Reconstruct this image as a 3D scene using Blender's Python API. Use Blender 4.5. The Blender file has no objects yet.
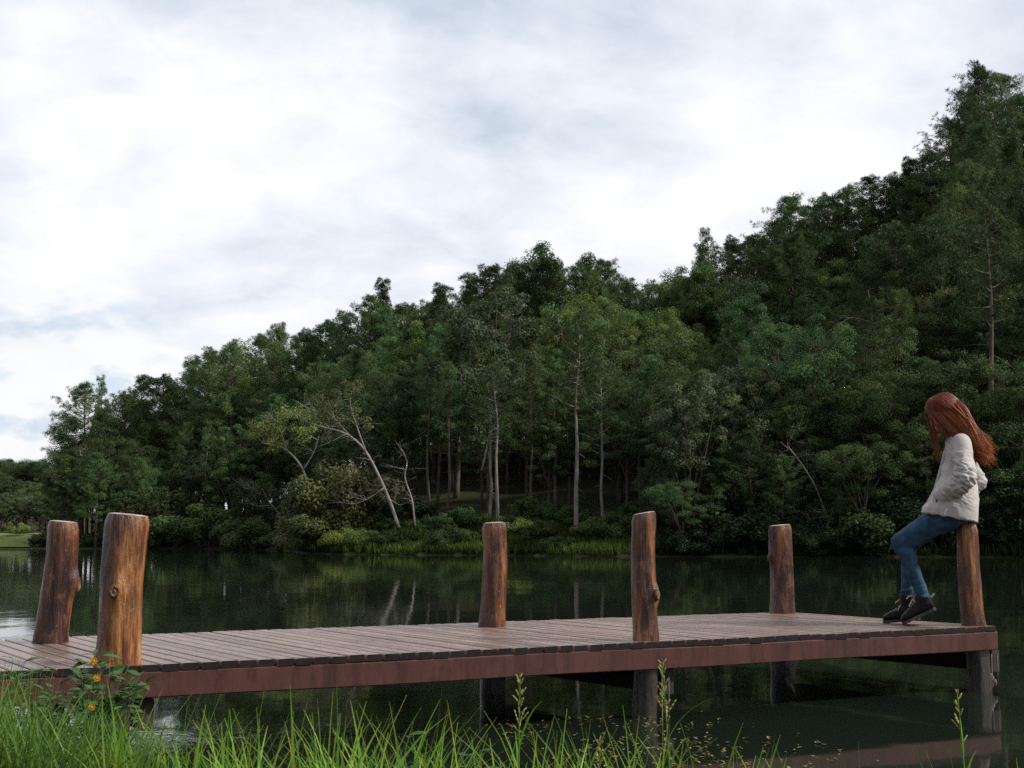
import bpy, math, random
import numpy as np
from mathutils import Vector, Matrix, noise

random.seed(7); np.random.seed(7)
R = math.radians
S = bpy.context.scene
COL = S.collection
F_PX = 1455.0; CAM_H = 1.03; PITCH = math.atan(151.0/F_PX)
W, H_IMG = 1024, 768

# ------------------------------------------------------------------ helpers
def ray(px, py):
    x = (px-W/2)/F_PX; y = (H_IMG/2-py)/F_PX
    c, s = math.cos(PITCH), math.sin(PITCH)
    return Vector((x, c-y*s, s+y*c))
def on_plane(px, py, z):
    d = ray(px, py); t = (z-CAM_H)/d.z
    return Vector((d.x*t, d.y*t, z))
def on_depth(px, py, Y):
    d = ray(px, py); t = Y/d.y
    return Vector((d.x*t, Y, CAM_H+d.z*t))
def smooth(a, b, x):
    t = np.clip((x-a)/(b-a), 0, 1); return t*t*(3-2*t)

class MB:
    def __init__(s): s.v=[]; s.f=[]; s.c=[]; s.m=[]; s.cur=(1,1,1); s.mi=0
    def add(s, vs, fs, col=None):
        o=len(s.v); s.v.extend([tuple(v) for v in vs]); s.f.extend([tuple(i+o for i in f) for f in fs])
        s.c.extend([col or s.cur]*len(vs)); s.m.extend([s.mi]*len(fs))
    def box(s, c, hx, hy, hz, ax=None):
        X,Y,Z = ax or (Vector((1,0,0)),Vector((0,1,0)),Vector((0,0,1)))
        c=Vector(c); vs=[]
        for k in (-1,1):
            for j in (-1,1):
                for i in (-1,1): vs.append(c+X*hx*i+Y*hy*j+Z*hz*k)
        s.add(vs,[(0,2,3,1),(4,5,7,6),(0,1,5,4),(2,6,7,3),(0,4,6,2),(1,3,7,5)])
    def rings(s, rings, cap=True, closed=True):
        n=len(rings[0]); vs=[p for r in rings for p in r]; fs=[]
        for i in range(len(rings)-1):
            for j in range(n):
                a=i*n+j; b=i*n+(j+1)%n
                fs.append((a,b,b+n,a+n))
        if cap:
            fs.append(tuple(range(n-1,-1,-1))); fs.append(tuple((len(rings)-1)*n+j for j in range(n)))
        s.add(vs,fs)
    def tube(s, pts, rad, n=8, cap=True, flat=1.0):
        pts=[Vector(p) for p in pts]; rs=[]; up=None
        for i,p in enumerate(pts):
            t=(pts[min(i+1,len(pts)-1)]-pts[max(i-1,0)])
            if t.length<1e-9: t=Vector((0,0,1))
            t.normalize()
            if up is None:
                up=t.orthogonal().normalized()
            else:
                up=up-t*up.dot(t)
                up = up.normalized() if up.length>1e-6 else t.orthogonal().normalized()
            b=t.cross(up); r=rad[i] if hasattr(rad,'__len__') else rad
            rs.append([p+(up*math.cos(a)+b*math.sin(a)*flat)*r for a in [2*math.pi*k/n for k in range(n)]])
        s.rings(rs,cap)
    def mesh(s, name, mats=None, smooth_=False, colors=False):
        me=bpy.data.meshes.new(name); me.from_pydata(s.v,[],s.f)
        for m in (mats if isinstance(mats,(list,tuple)) else [mats] if mats else []): me.materials.append(m)
        if any(s.m): me.polygons.foreach_set('material_index',s.m)
        if smooth_: me.polygons.foreach_set('use_smooth',[True]*len(me.polygons))
        if colors:
            ca=me.color_attributes.new('tint','FLOAT_COLOR','POINT')
            ca.data.foreach_set('color',np.array([(c[0],c[1],c[2],1.0) for c in s.c],dtype=np.float32).ravel())
        me.update(); return me
    def build(s, name, mats=None, parent=None, smooth_=False, colors=False):
        return link(name, s.mesh(name,mats,smooth_,colors), parent)

def link(name, data, parent=None):
    o=bpy.data.objects.new(name,data); COL.objects.link(o)
    if parent: o.parent=parent
    return o
def tag(o,label=None,cat=None,group=None,kind=None):
    if label: o['label']=label
    if cat: o['category']=cat
    if group: o['group']=group
    if kind: o['kind']=kind
    return o
def empty(name, loc=(0,0,0), rz=0):
    o=bpy.data.objects.new(name,None); COL.objects.link(o); o.location=loc; o.rotation_euler=(0,0,rz)
    o.empty_display_size=.2; return o
def bez(p, n):
    p=[Vector(q) for q in p]; out=[]
    for i in range(n+1):
        t=i/n; q=list(p)
        while len(q)>1: q=[q[k].lerp(q[k+1],t) for k in range(len(q)-1)]
        out.append(q[0])
    return out
def spline(pts, n=6):
    """Catmull-Rom through pts"""
    P=[Vector(p) for p in pts]; P=[P[0]*2-P[1]]+P+[P[-1]*2-P[-2]]; out=[]
    for i in range(1,len(P)-2):
        for k in range(n):
            t=k/n; a,b,c,d=P[i-1],P[i],P[i+1],P[i+2]
            out.append(.5*((2*b)+(c-a)*t+(2*a-5*b+4*c-d)*t*t+(3*b-a-3*c+d)*t**3))
    out.append(P[-2]); return out
def interp(vals, m):
    xs=np.linspace(0,len(vals)-1,m); return np.interp(xs,range(len(vals)),vals)
def evaluated(ob, mods):
    """bake a list of (type, settings) modifiers of ob into its mesh"""
    for t,st in mods:
        m=ob.modifiers.new(t,t)
        for k,v in st.items(): setattr(m,k,v)
    dg=bpy.context.evaluated_depsgraph_get(); dg.update()
    me=bpy.data.meshes.new_from_object(ob.evaluated_get(dg))
    ob.modifiers.clear(); old=ob.data; ob.data=me; me.name=old.name
    return ob

# ------------------------------------------------------------------ materials
def mat(name):
    m=bpy.data.materials.new(name); m.use_nodes=True; nt=m.node_tree
    return m,nt,nt.nodes['Principled BSDF'],nt.nodes['Material Output']
def N(nt,t,**kw):
    n=nt.nodes.new(t)
    for k,v in kw.items():
        if k.startswith('i_'):
            key=k[2:]; n.inputs[int(key) if key.isdigit() else key.replace('_',' ')].default_value=v
        else: setattr(n,k,v)
    return n
def ramp(nt, stops, interp_='LINEAR'):
    r=nt.nodes.new('ShaderNodeValToRGB'); r.color_ramp.interpolation=interp_
    while len(r.color_ramp.elements)<len(stops): r.color_ramp.elements.new(.5)
    for e,(p,c) in zip(r.color_ramp.elements,stops): e.position=p; e.color=(*c,1) if len(c)==3 else c
    return r

def leaf_mat(name, col, var=.35, rough=.55, trans=.25, hue=.02):
    m,nt,b,out=mat(name); L=nt.links
    at=N(nt,'ShaderNodeAttribute',attribute_name='tint')
    oi=N(nt,'ShaderNodeObjectInfo')
    mx=N(nt,'ShaderNodeMix',data_type='RGBA',blend_type='MULTIPLY'); mx.inputs[0].default_value=1
    mx.inputs[6].default_value=(*col,1); L.new(at.outputs['Color'],mx.inputs[7])
    hs=N(nt,'ShaderNodeHueSaturation')
    mr=N(nt,'ShaderNodeMapRange'); mr.inputs[3].default_value=1-var; mr.inputs[4].default_value=1+var
    L.new(oi.outputs['Random'],mr.inputs[0]); L.new(mr.outputs[0],hs.inputs['Value'])
    mul=N(nt,'ShaderNodeMath',operation='MULTIPLY'); mul.inputs[1].default_value=7.31; L.new(oi.outputs['Random'],mul.inputs[0])
    fr=N(nt,'ShaderNodeMath',operation='FRACT'); L.new(mul.outputs[0],fr.inputs[0])
    mr2=N(nt,'ShaderNodeMapRange'); mr2.inputs[3].default_value=.5-hue; mr2.inputs[4].default_value=.5+hue
    L.new(fr.outputs[0],mr2.inputs[0]); L.new(mr2.outputs[0],hs.inputs['Hue'])
    L.new(mx.outputs[2],hs.inputs['Color'])
    L.new(hs.outputs[0],b.inputs['Base Color']); b.inputs['Roughness'].default_value=rough
    b.inputs['Specular IOR Level'].default_value=.10
    tr=N(nt,'ShaderNodeBsdfTranslucent'); L.new(hs.outputs[0],tr.inputs['Color'])
    ms=N(nt,'ShaderNodeMixShader'); ms.inputs[0].default_value=trans
    L.new(b.outputs[0],ms.inputs[1]); L.new(tr.outputs[0],ms.inputs[2]); L.new(ms.outputs[0],out.inputs[0])
    return m

def noisy(name, stops, scale=5, detail=6, rough=.7, bump=.0, stretch=(1,1,1), bscale=None, spec=.3, coord='Object', bdist=.01, rnd=True):
    m,nt,b,out=mat(name); L=nt.links
    tc=N(nt,'ShaderNodeTexCoord'); mp=N(nt,'ShaderNodeMapping'); mp.inputs['Scale'].default_value=stretch
    L.new(tc.outputs[coord],mp.inputs[0])
    n=N(nt,'ShaderNodeTexNoise'); n.inputs['Scale'].default_value=scale; n.inputs['Detail'].default_value=detail; n.inputs['Roughness'].default_value=.62
    L.new(mp.outputs[0],n.inputs['Vector'])
    r=ramp(nt,stops); L.new(n.outputs[0],r.inputs[0]); L.new(r.outputs[0],b.inputs['Base Color'])
    b.inputs['Roughness'].default_value=rough; b.inputs['Specular IOR Level'].default_value=spec
    if bump:
        n2=N(nt,'ShaderNodeTexNoise'); n2.inputs['Scale'].default_value=bscale or scale*3; n2.inputs['Detail'].default_value=6
        L.new(mp.outputs[0],n2.inputs['Vector'])
        bp=N(nt,'ShaderNodeBump'); bp.inputs['Strength'].default_value=bump; bp.inputs['Distance'].default_value=bdist
        L.new(n2.outputs[0],bp.inputs['Height']); L.new(bp.outputs[0],b.inputs['Normal'])
    return m

M={}
M['pine']=leaf_mat('pine_needles',(.078,.126,.046),.46,.5,.2,.024)
M['broad']=leaf_mat('broad_leaves',(.062,.102,.038),.46,.5,.25,.026)
M['dark']=leaf_mat('shaded_leaves',(.030,.050,.022),.4,.5,.2)  # broad leaf darkened: right-shore shade put into the colour
M['bright']=leaf_mat('bright_leaves',(.120,.175,.052),.3,.5,.3,.02)  # lighter yellow-green leaf; sunlight on the crowns put into its colour
M['grey']=leaf_mat('greyish_leaves',(.090,.118,.062),.15,.5,.25,.01)
M['lime']=leaf_mat('yellow_green_leaves',(.20,.25,.075),.12,.5,.35,.01)
M['olive']=leaf_mat('olive_leaves',(.115,.125,.055),.15,.55,.3,.01)
M['grass']=leaf_mat('grass_blades',(.185,.31,.048),.0,.45,.4,.0)
M['shrub']=leaf_mat('shrub_leaves',(.07,.15,.045),.0,.4,.3,.0)
M['bark']=noisy('bark',[(.3,(.05,.038,.030)),(.7,(.14,.105,.08))],6,6,.9,.5,(1,1,.25))
M['pale_bark']=noisy('pale_bark',[(.3,(.14,.12,.10)),(.7,(.36,.33,.29))],5,6,.85,.3,(1,1,.3))
M['mid_bark']=noisy('grey_bark',[(.3,(.11,.096,.084)),(.7,(.27,.245,.215))],5,6,.85,.3,(1,1,.3))
M['ground']=noisy('soil',[(.35,(.030,.024,.016)),(.6,(.030,.040,.016)),(.8,(.05,.07,.022))],.35,8,.95,.4,spec=.1,bdist=.1)
M['lawn']=noisy('lawn',[(.3,(.11,.155,.03)),(.7,(.19,.23,.055))],.25,8,.9,.3,spec=.1,bdist=.1)

def wood_post_mat():
    m,nt,b,out=mat('varnished_log'); L=nt.links
    tc=N(nt,'ShaderNodeTexCoord'); oi=N(nt,'ShaderNodeObjectInfo')
    ad=N(nt,'ShaderNodeVectorMath',operation='ADD'); sc=N(nt,'ShaderNodeVectorMath',operation='SCALE'); sc.inputs['Scale'].default_value=9
    cmb=N(nt,'ShaderNodeCombineXYZ')
    for i in range(3): L.new(oi.outputs['Random'],cmb.inputs[i])
    L.new(cmb.outputs[0],sc.inputs[0]); L.new(tc.outputs['Object'],ad.inputs[0]); L.new(sc.outputs[0],ad.inputs[1])
    def nz(scale,st,det=7):
        mp=N(nt,'ShaderNodeMapping'); mp.inputs['Scale'].default_value=st; L.new(ad.outputs[0],mp.inputs[0])
        n=N(nt,'ShaderNodeTexNoise'); n.inputs['Scale'].default_value=scale; n.inputs['Detail'].default_value=det; n.inputs['Roughness'].default_value=.65
        L.new(mp.outputs[0],n.inputs[0]); return n
    big=nz(10,(1,1,.16)); fine=nz(46,(1,1,.09)); blot=nz(11,(1,1,.8),4)
    r1=ramp(nt,[(.36,(.018,.008,.006)),(.45,(.058,.021,.012)),(.52,(.125,.044,.018)),(.59,(.28,.108,.034)),(.68,(.50,.24,.08))])
    L.new(big.outputs[0],r1.inputs[0])
    r2=ramp(nt,[(.38,(.22,.19,.18)),(.56,(1,1,1))]); L.new(fine.outputs[0],r2.inputs[0])
    mx=N(nt,'ShaderNodeMix',data_type='RGBA',blend_type='MULTIPLY'); mx.inputs[0].default_value=.62
    L.new(r1.outputs[0],mx.inputs[6]); L.new(r2.outputs[0],mx.inputs[7])
    r3=ramp(nt,[(.54,(0,0,0)),(.64,(1,1,1))]); L.new(blot.outputs[0],r3.inputs[0])
    mx2=N(nt,'ShaderNodeMix',data_type='RGBA'); L.new(r3.outputs[0],mx2.inputs[0]); L.new(mx.outputs[2],mx2.inputs[6]); mx2.inputs[7].default_value=(.21,.105,.055,1)
    mf=N(nt,'ShaderNodeMath',operation='MULTIPLY'); mf.inputs[1].default_value=.35; L.new(r3.outputs[0],mf.inputs[0]); L.new(mf.outputs[0],mx2.inputs[0])
    # pale sapwood / lichen specks and thin weather cracks
    sp=nz(60,(1,1,.6),3); r4=ramp(nt,[(.66,(0,0,0)),(.72,(1,1,1))]); L.new(sp.outputs[0],r4.inputs[0])
    mf4=N(nt,'ShaderNodeMath',operation='MULTIPLY'); mf4.inputs[1].default_value=.45; L.new(r4.outputs[0],mf4.inputs[0])
    mx3=N(nt,'ShaderNodeMix',data_type='RGBA'); L.new(mf4.outputs[0],mx3.inputs[0]); L.new(mx2.outputs[2],mx3.inputs[6]); mx3.inputs[7].default_value=(.42,.33,.25,1)
    # algae stain and under-deck shade painted into the foot of the log
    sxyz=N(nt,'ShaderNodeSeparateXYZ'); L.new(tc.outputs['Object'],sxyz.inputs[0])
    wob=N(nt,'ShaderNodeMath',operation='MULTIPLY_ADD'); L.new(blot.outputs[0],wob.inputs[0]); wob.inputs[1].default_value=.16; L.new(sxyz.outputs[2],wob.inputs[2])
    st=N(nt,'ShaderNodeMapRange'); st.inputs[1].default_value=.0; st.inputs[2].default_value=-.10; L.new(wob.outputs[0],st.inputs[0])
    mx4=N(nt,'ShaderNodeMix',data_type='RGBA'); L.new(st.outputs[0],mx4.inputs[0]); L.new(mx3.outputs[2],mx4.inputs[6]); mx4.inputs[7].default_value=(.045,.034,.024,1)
    L.new(mx4.outputs[2],b.inputs['Base Color'])
    b.inputs['Roughness'].default_value=.30; b.inputs['Specular IOR Level'].default_value=.5
    bp=N(nt,'ShaderNodeBump'); bp.inputs['Strength'].default_value=1; bp.inputs['Distance'].default_value=.014
    a2=N(nt,'ShaderNodeMath',operation='ADD'); L.new(fine.outputs[0],a2.inputs[0]); L.new(big.outputs[0],a2.inputs[1])
    L.new(a2.outputs[0],bp.inputs['Height']); L.new(bp.outputs[0],b.inputs['Normal'])
    return m
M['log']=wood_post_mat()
M['knot']=noisy('knot_wood',[(.3,(.05,.022,.014)),(.55,(.16,.075,.04)),(.8,(.34,.20,.11))],38,5,.6,.8)
M['endgrain']=noisy('cut_log_top',[(.3,(.20,.16,.13)),(.7,(.52,.46,.40))],22,6,.8,.5)

def painted(name, c0, c1, worn, rough=.4, spec=.5):
    m,nt,b,out=mat(name); L=nt.links
    tc=N(nt,'ShaderNodeTexCoord'); at=N(nt,'ShaderNodeAttribute',attribute_name='tint')
    n=N(nt,'ShaderNodeTexNoise'); n.inputs['Scale'].default_value=2.2; n.inputs['Detail'].default_value=8; n.inputs['Roughness'].default_value=.65
    L.new(tc.outputs['Object'],n.inputs[0]); r=ramp(nt,[(.3,c0),(.7,c1)]); L.new(n.outputs[0],r.inputs[0])
    n2=N(nt,'ShaderNodeTexNoise'); n2.inputs['Scale'].default_value=26; n2.inputs['Detail'].default_value=8; n2.inputs['Roughness'].default_value=.7
    L.new(tc.outputs['Object'],n2.inputs[0]); r2=ramp(nt,[(.60,(0,0,0)),(.75,(1,1,1))]); L.new(n2.outputs[0],r2.inputs[0])
    mx=N(nt,'ShaderNodeMix',data_type='RGBA'); mf=N(nt,'ShaderNodeMath',operation='MULTIPLY'); mf.inputs[1].default_value=.55
    L.new(r2.outputs[0],mf.inputs[0]); L.new(mf.outputs[0],mx.inputs[0]); L.new(r.outputs[0],mx.inputs[6]); mx.inputs[7].default_value=(*worn,1)
    mu=N(nt,'ShaderNodeMix',data_type='RGBA',blend_type='MULTIPLY'); mu.inputs[0].default_value=1
    L.new(mx.outputs[2],mu.inputs[6]); L.new(at.outputs['Color'],mu.inputs[7]); L.new(mu.outputs[2],b.inputs['Base Color'])
    # weathered stains, drips and grain that belong to the boards
    mpz=N(nt,'ShaderNodeMapping'); mpz.inputs['Scale'].default_value=(5,5,1.1); L.new(tc.outputs['Object'],mpz.inputs[0])
    n5=N(nt,'ShaderNodeTexNoise'); n5.inputs['Scale'].default_value=2.6; n5.inputs['Detail'].default_value=9; n5.inputs['Roughness'].default_value=.7; L.new(mpz.outputs[0],n5.inputs[0])
    r5=ramp(nt,[(.36,(.50,.47,.46)),(.52,(1,1,1)),(.68,(1.22,1.2,1.2))]); L.new(n5.outputs[0],r5.inputs[0])
    mu5=N(nt,'ShaderNodeMix',data_type='RGBA',blend_type='MULTIPLY'); mu5.inputs[0].default_value=.9; L.new(mu.outputs[2],mu5.inputs[6]); L.new(r5.outputs[0],mu5.inputs[7]); L.new(mu5.outputs[2],b.inputs['Base Color'])
    rr=N(nt,'ShaderNodeMapRange'); rr.inputs[3].default_value=rough-.12; rr.inputs[4].default_value=rough+.2
    L.new(n.outputs[0],rr.inputs[0]); L.new(rr.outputs[0],b.inputs['Roughness']); b.inputs['Specular IOR Level'].default_value=spec
    bp=N(nt,'ShaderNodeBump'); bp.inputs['Strength'].default_value=.35; bp.inputs['Distance'].default_value=.004
    L.new(n2.outputs[0],bp.inputs['Height']); L.new(bp.outputs[0],b.inputs['Normal'])
    return m
M['deck']=painted('deck_paint',(.155,.096,.072),(.270,.178,.138),(.40,.31,.265),.31)
M['fascia']=painted('fascia_paint',(.048,.0155,.0120),(.076,.0255,.0195),(.13,.062,.045),.55,.25)
M['plank_end']=noisy('plank_end_dark',[(.3,(.004,.003,.003)),(.7,(.012,.009,.008))],20,5,.9,.3)
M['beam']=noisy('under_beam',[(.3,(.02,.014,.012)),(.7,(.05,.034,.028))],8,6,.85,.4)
M['rust']=noisy('strap_metal',[(.3,(.05,.04,.035)),(.7,(.12,.10,.085))],30,5,.6,.3)

def water_mat():
    m,nt,b,out=mat('lake_water'); L=nt.links
    b.inputs['Base Color'].default_value=(.010,.0155,.010,1); b.inputs['Roughness'].default_value=.04
    b.inputs['IOR'].default_value=1.333; b.inputs['Specular IOR Level'].default_value=.5
    g=N(nt,'ShaderNodeNewGeometry')
    def nz(scale,st,det,ro=.5):
        mp=N(nt,'ShaderNodeMapping'); mp.inputs['Scale'].default_value=st; L.new(g.outputs['Position'],mp.inputs[0])
        n=N(nt,'ShaderNodeTexNoise'); n.inputs['Scale'].default_value=scale; n.inputs['Detail'].default_value=det; n.inputs['Roughness'].default_value=ro
        L.new(mp.outputs[0],n.inputs[0]); return n
    calm=nz(1.1,(1,.55,1),3); rip=nz(9,(1,.7,1),4,.6); patch=nz(.35,(1,.5,1),3)
    # breeze patches: ripples live near the left end of the pier, the rest is calm
    sx=N(nt,'ShaderNodeSeparateXYZ'); L.new(g.outputs['Position'],sx.inputs[0])
    mr=N(nt,'ShaderNodeMapRange'); mr.inputs[1].default_value=.3; mr.inputs[2].default_value=-1.8; L.new(sx.outputs[0],mr.inputs[0])
    my=N(nt,'ShaderNodeMapRange'); my.inputs[1].default_value=17; my.inputs[2].default_value=10; L.new(sx.outputs[1],my.inputs[0])
    pr=ramp(nt,[(.46,(0,0,0)),(.60,(1,1,1))]); L.new(patch.outputs[0],pr.inputs[0])
    m1=N(nt,'ShaderNodeMath',operation='MULTIPLY'); L.new(mr.outputs[0],m1.inputs[0]); L.new(my.outputs[0],m1.inputs[1])
    m2=N(nt,'ShaderNodeMath',operation='MULTIPLY'); L.new(m1.outputs[0],m2.inputs[0]); L.new(pr.outputs[0],m2.inputs[1])
    m3=N(nt,'ShaderNodeMath',operation='MULTIPLY_ADD'); L.new(m2.outputs[0],m3.inputs[0]); m3.inputs[1].default_value=.012; m3.inputs[2].default_value=.00018
    hr=N(nt,'ShaderNodeMath',operation='MULTIPLY'); L.new(rip.outputs[0],hr.inputs[0]); L.new(m3.outputs[0],hr.inputs[1])
    hc=N(nt,'ShaderNodeMath',operation='MULTIPLY'); L.new(calm.outputs[0],hc.inputs[0]); hc.inputs[1].default_value=.0042
    ad=N(nt,'ShaderNodeMath',operation='ADD'); L.new(hr.outputs[0],ad.inputs[0]); L.new(hc.outputs[0],ad.inputs[1])
    bp=N(nt,'ShaderNodeBump'); bp.inputs['Strength'].default_value=1; bp.inputs['Distance'].default_value=1
    L.new(ad.outputs[0],bp.inputs['Height']); L.new(bp.outputs[0],b.inputs['Normal'])
    return m
M['water']=water_mat()

# ------------------------------------------------------------------ world, sun, camera
SUN_EL, SUN_AZ = R(38), R(100)     # azimuth measured clockwise from +Y (into the picture): from the right, a little behind the camera
w=bpy.data.worlds.new('World'); S.world=w; w.use_nodes=True; nt=w.node_tree; L=nt.links
bg=nt.nodes['Background']; bg.inputs['Strength'].default_value=.1
sky=N(nt,'ShaderNodeTexSky',sky_type='NISHITA'); sky.sun_disc=False; sky.sun_elevation=SUN_EL; sky.sun_rotation=SUN_AZ
sky.dust_density=2.0
tc=N(nt,'ShaderNodeTexCoord'); sp=N(nt,'ShaderNodeSeparateXYZ'); L.new(tc.outputs['Generated'],sp.inputs[0])
zz=N(nt,'ShaderNodeMath',operation='MAXIMUM'); L.new(sp.outputs[2],zz.inputs[0]); zz.inputs[1].default_value=0
za=N(nt,'ShaderNodeMath',operation='ADD'); L.new(zz.outputs[0],za.inputs[0]); za.inputs[1].default_value=.34
dx=N(nt,'ShaderNodeMath',operation='DIVIDE'); L.new(sp.outputs[0],dx.inputs[0]); L.new(za.outputs[0],dx.inputs[1])
dy=N(nt,'ShaderNodeMath',operation='DIVIDE'); L.new(sp.outputs[1],dy.inputs[0]); L.new(za.outputs[0],dy.inputs[1])
cx=N(nt,'ShaderNodeCombineXYZ'); L.new(dx.outputs[0],cx.inputs[0]); L.new(dy.outputs[0],cx.inputs[1])
def wnoise(scale,det,ro,off,dist=.0):
    mp=N(nt,'ShaderNodeMapping'); mp.inputs['Location'].default_value=off; L.new(cx.outputs[0],mp.inputs[0])
    n=N(nt,'ShaderNodeTexNoise'); n.inputs['Scale'].default_value=scale; n.inputs['Detail'].default_value=det; n.inputs['Roughness'].default_value=ro
    n.inputs['Distortion'].default_value=dist; L.new(mp.outputs[0],n.inputs[0]); return n
n1=wnoise(2.3,10,.55,(3.1,7.7,0),.25)
# cloud deck brightness
c_r=ramp(nt,[(.28,(5.2,5.9,6.8)),(.39,(6.5,6.95,7.75)),(.49,(7.5,7.75,8.4)),(.57,(8.25,8.4,8.8)),(.68,(9.2,9.2,9.3))])
def blob(px,py,r0,r1):
    d=ray(px,py).normalized(); dt=N(nt,'ShaderNodeVectorMath',operation='DOT_PRODUCT'); L.new(tc.outputs['Generated'],dt.inputs[0]); dt.inputs[1].default_value=d
    mr=N(nt,'ShaderNodeMapRange',interpolation_type='SMOOTHSTEP'); mr.inputs[1].default_value=math.cos(r1/F_PX); mr.inputs[2].default_value=math.cos(r0/F_PX); L.new(dt.outputs['Value'],mr.inputs[0]); return mr
n3=wnoise(7.5,8,.6,(.4,3.1,0),.3)
v0_=N(nt,'ShaderNodeMath',operation='MULTIPLY_ADD'); L.new(n3.outputs[0],v0_.inputs[0]); v0_.inputs[1].default_value=.50
v1_=N(nt,'ShaderNodeMath',operation='MULTIPLY_ADD'); L.new(n1.outputs[0],v1_.inputs[0]); v1_.inputs[1].default_value=1.15; v1_.inputs[2].default_value=-.345
L.new(v1_.outputs[0],v0_.inputs[2]); val=v0_.outputs[0]
for (px,py,r0,r1,amt) in [(560,70,20,170,-.15),(690,90,10,120,-.06),(270,110,20,150,.07),(40,30,10,120,.05),(90,280,10,90,.04),(560,160,10,120,.05),(620,220,10,110,.04),(120,230,20,240,.015),(870,150,10,200,.05),(420,20,10,90,-.06),(760,30,10,100,-.05)]:
    bl=blob(px,py,r0,r1); ma=N(nt,'ShaderNodeMath',operation='MULTIPLY_ADD'); L.new(bl.outputs[0],ma.inputs[0]); ma.inputs[1].default_value=amt; L.new(val,ma.inputs[2]); val=ma.outputs[0]
L.new(val,c_r.inputs[0])
# low gap in the cloud at the left with small cumulus
gap=blob(60,395,20,150); n2=wnoise(9,8,.55,(1.3,2.2,0),.1)
n2r=ramp(nt,[(.36,(0,0,0)),(.50,(1,1,1))]); L.new(n2.outputs[0],n2r.inputs[0])
cum=N(nt,'ShaderNodeMix',data_type='RGBA'); L.new(n2r.outputs[0],cum.inputs[0]); cum.inputs[6].default_value=(5.6,6.6,7.6,1); cum.inputs[7].default_value=(9.0,9.0,9.0,1)
mixg=N(nt,'ShaderNodeMix',data_type='RGBA'); gm=N(nt,'ShaderNodeMath',operation='MULTIPLY'); L.new(gap.outputs[0],gm.inputs[0]); gm.inputs[1].default_value=.75
L.new(gm.outputs[0],mixg.inputs[0]); L.new(c_r.outputs[0],mixg.inputs[6]); L.new(cum.outputs[2],mixg.inputs[7])
fin=N(nt,'ShaderNodeMix',data_type='RGBA'); fin.inputs[0].default_value=.96; L.new(sky.outputs[0],fin.inputs[6]); L.new(mixg.outputs[2],fin.inputs[7])
thick=N(nt,'ShaderNodeVectorMath',operation='DOT_PRODUCT'); L.new(tc.outputs['Generated'],thick.inputs[0]); thick.inputs[1].default_value=Vector((.72,.62,.25)).normalized()  # dims the unseen sky left and behind; added to darken faces turned there
back_dim=N(nt,'ShaderNodeMapRange',interpolation_type='SMOOTHSTEP'); back_dim.inputs[1].default_value=-.55; back_dim.inputs[2].default_value=.22; back_dim.inputs[3].default_value=.55; back_dim.inputs[4].default_value=1; L.new(thick.outputs['Value'],back_dim.inputs[0])
fm_=N(nt,'ShaderNodeVectorMath',operation='SCALE'); L.new(fin.outputs[2],fm_.inputs[0]); L.new(back_dim.outputs[0],fm_.inputs['Scale'])
L.new(fm_.outputs[0],bg.inputs['Color'])

sun=bpy.data.lights.new('sun','SUN'); sun.energy=3.8; sun.angle=R(6); sun.color=(1,.95,.88)
so=link('sun',sun); sd=Vector((math.sin(SUN_AZ)*math.cos(SUN_EL),math.cos(SUN_AZ)*math.cos(SUN_EL),math.sin(SUN_EL)))
so.rotation_euler=sd.to_track_quat('Z','Y').to_euler(); so.location=(20,-20,40)

cam=bpy.data.cameras.new('camera'); cam.sensor_width=36; cam.lens=F_PX/1024*36; cam.clip_end=4000; cam.clip_start=.05
co=link('camera',cam); co.location=(0,0,CAM_H); co.rotation_euler=(R(90)+PITCH,0,0); S.camera=co
cam.dof.use_dof=True; cam.dof.focus_distance=9.6; cam.dof.aperture_fstop=13
S.view_settings.view_transform='Standard'; S.view_settings.look='None'; S.view_settings.exposure=.24; S.view_settings.gamma=1
S.render.engine='CYCLES'; S.cycles.max_bounces=6; S.cycles.diffuse_bounces=3; S.cycles.glossy_bounces=3; S.cycles.transmission_bounces=3; S.cycles.transparent_max_bounces=4
S.cycles.use_denoising=False

# ------------------------------------------------------------------ terrain
FS=np.array([(-400,170),(-140,150),(-75,116),(-40,110),(-26,110),(-16,101),(-11.5,82),(-9,78),(5,71),(9,70),(25,68),(60,62),(120,55),(400,50)],float)
NS=np.array([(-400,30),(-30,12),(-6,8.2),(-3.2,6.7),(-2.3,6.0),(-1.6,5.2),(-.8,4.75),(0,4.6),(3,4.45),(8,4.2),(30,2),(400,-10)],float)
def far_shore(x): return np.interp(x,FS[:,0],FS[:,1])
def near_shore(x): return np.interp(x,NS[:,0],NS[:,1])
def height(x,y):
    x=np.asarray(x,float); y=np.asarray(y,float)
    d=y-far_shore(x)
    k=.010+.035*smooth(-46,-34,x)+.39*smooth(2,46,x)+.10*smooth(-36,-8,x)
    bank=1.45*smooth(0,9,d)*(1-.75*smooth(-20,-34,x))
    hf=np.where(d>0, .12+bank+k*np.clip(d-5,0,55)+.16*k*np.clip(d-60,0,200), np.clip(d*.25,-1.2,.12))
    hf=hf+.035*np.clip(y-190,0,120)*smooth(-40,-62,x)
    hf=hf+np.where(d>1,(np.sin(x*.7+y*.31)*np.cos(y*.53-x*.2))*.25*np.clip(d/8,0,1),0)
    e=near_shore(x)-y
    hn=np.clip(e*.22,-1.2,.28)+np.where(e>0,.02*np.sin(x*5.1)*np.cos(y*4.3),0)
    return np.maximum(hf,hn)
def hz(x,y): return float(height(x,y))
xs=np.unique(np.concatenate([np.linspace(-9,9,91),np.linspace(-60,60,121),np.linspace(-150,150,61),np.linspace(-1500,1500,31)]))
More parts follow.
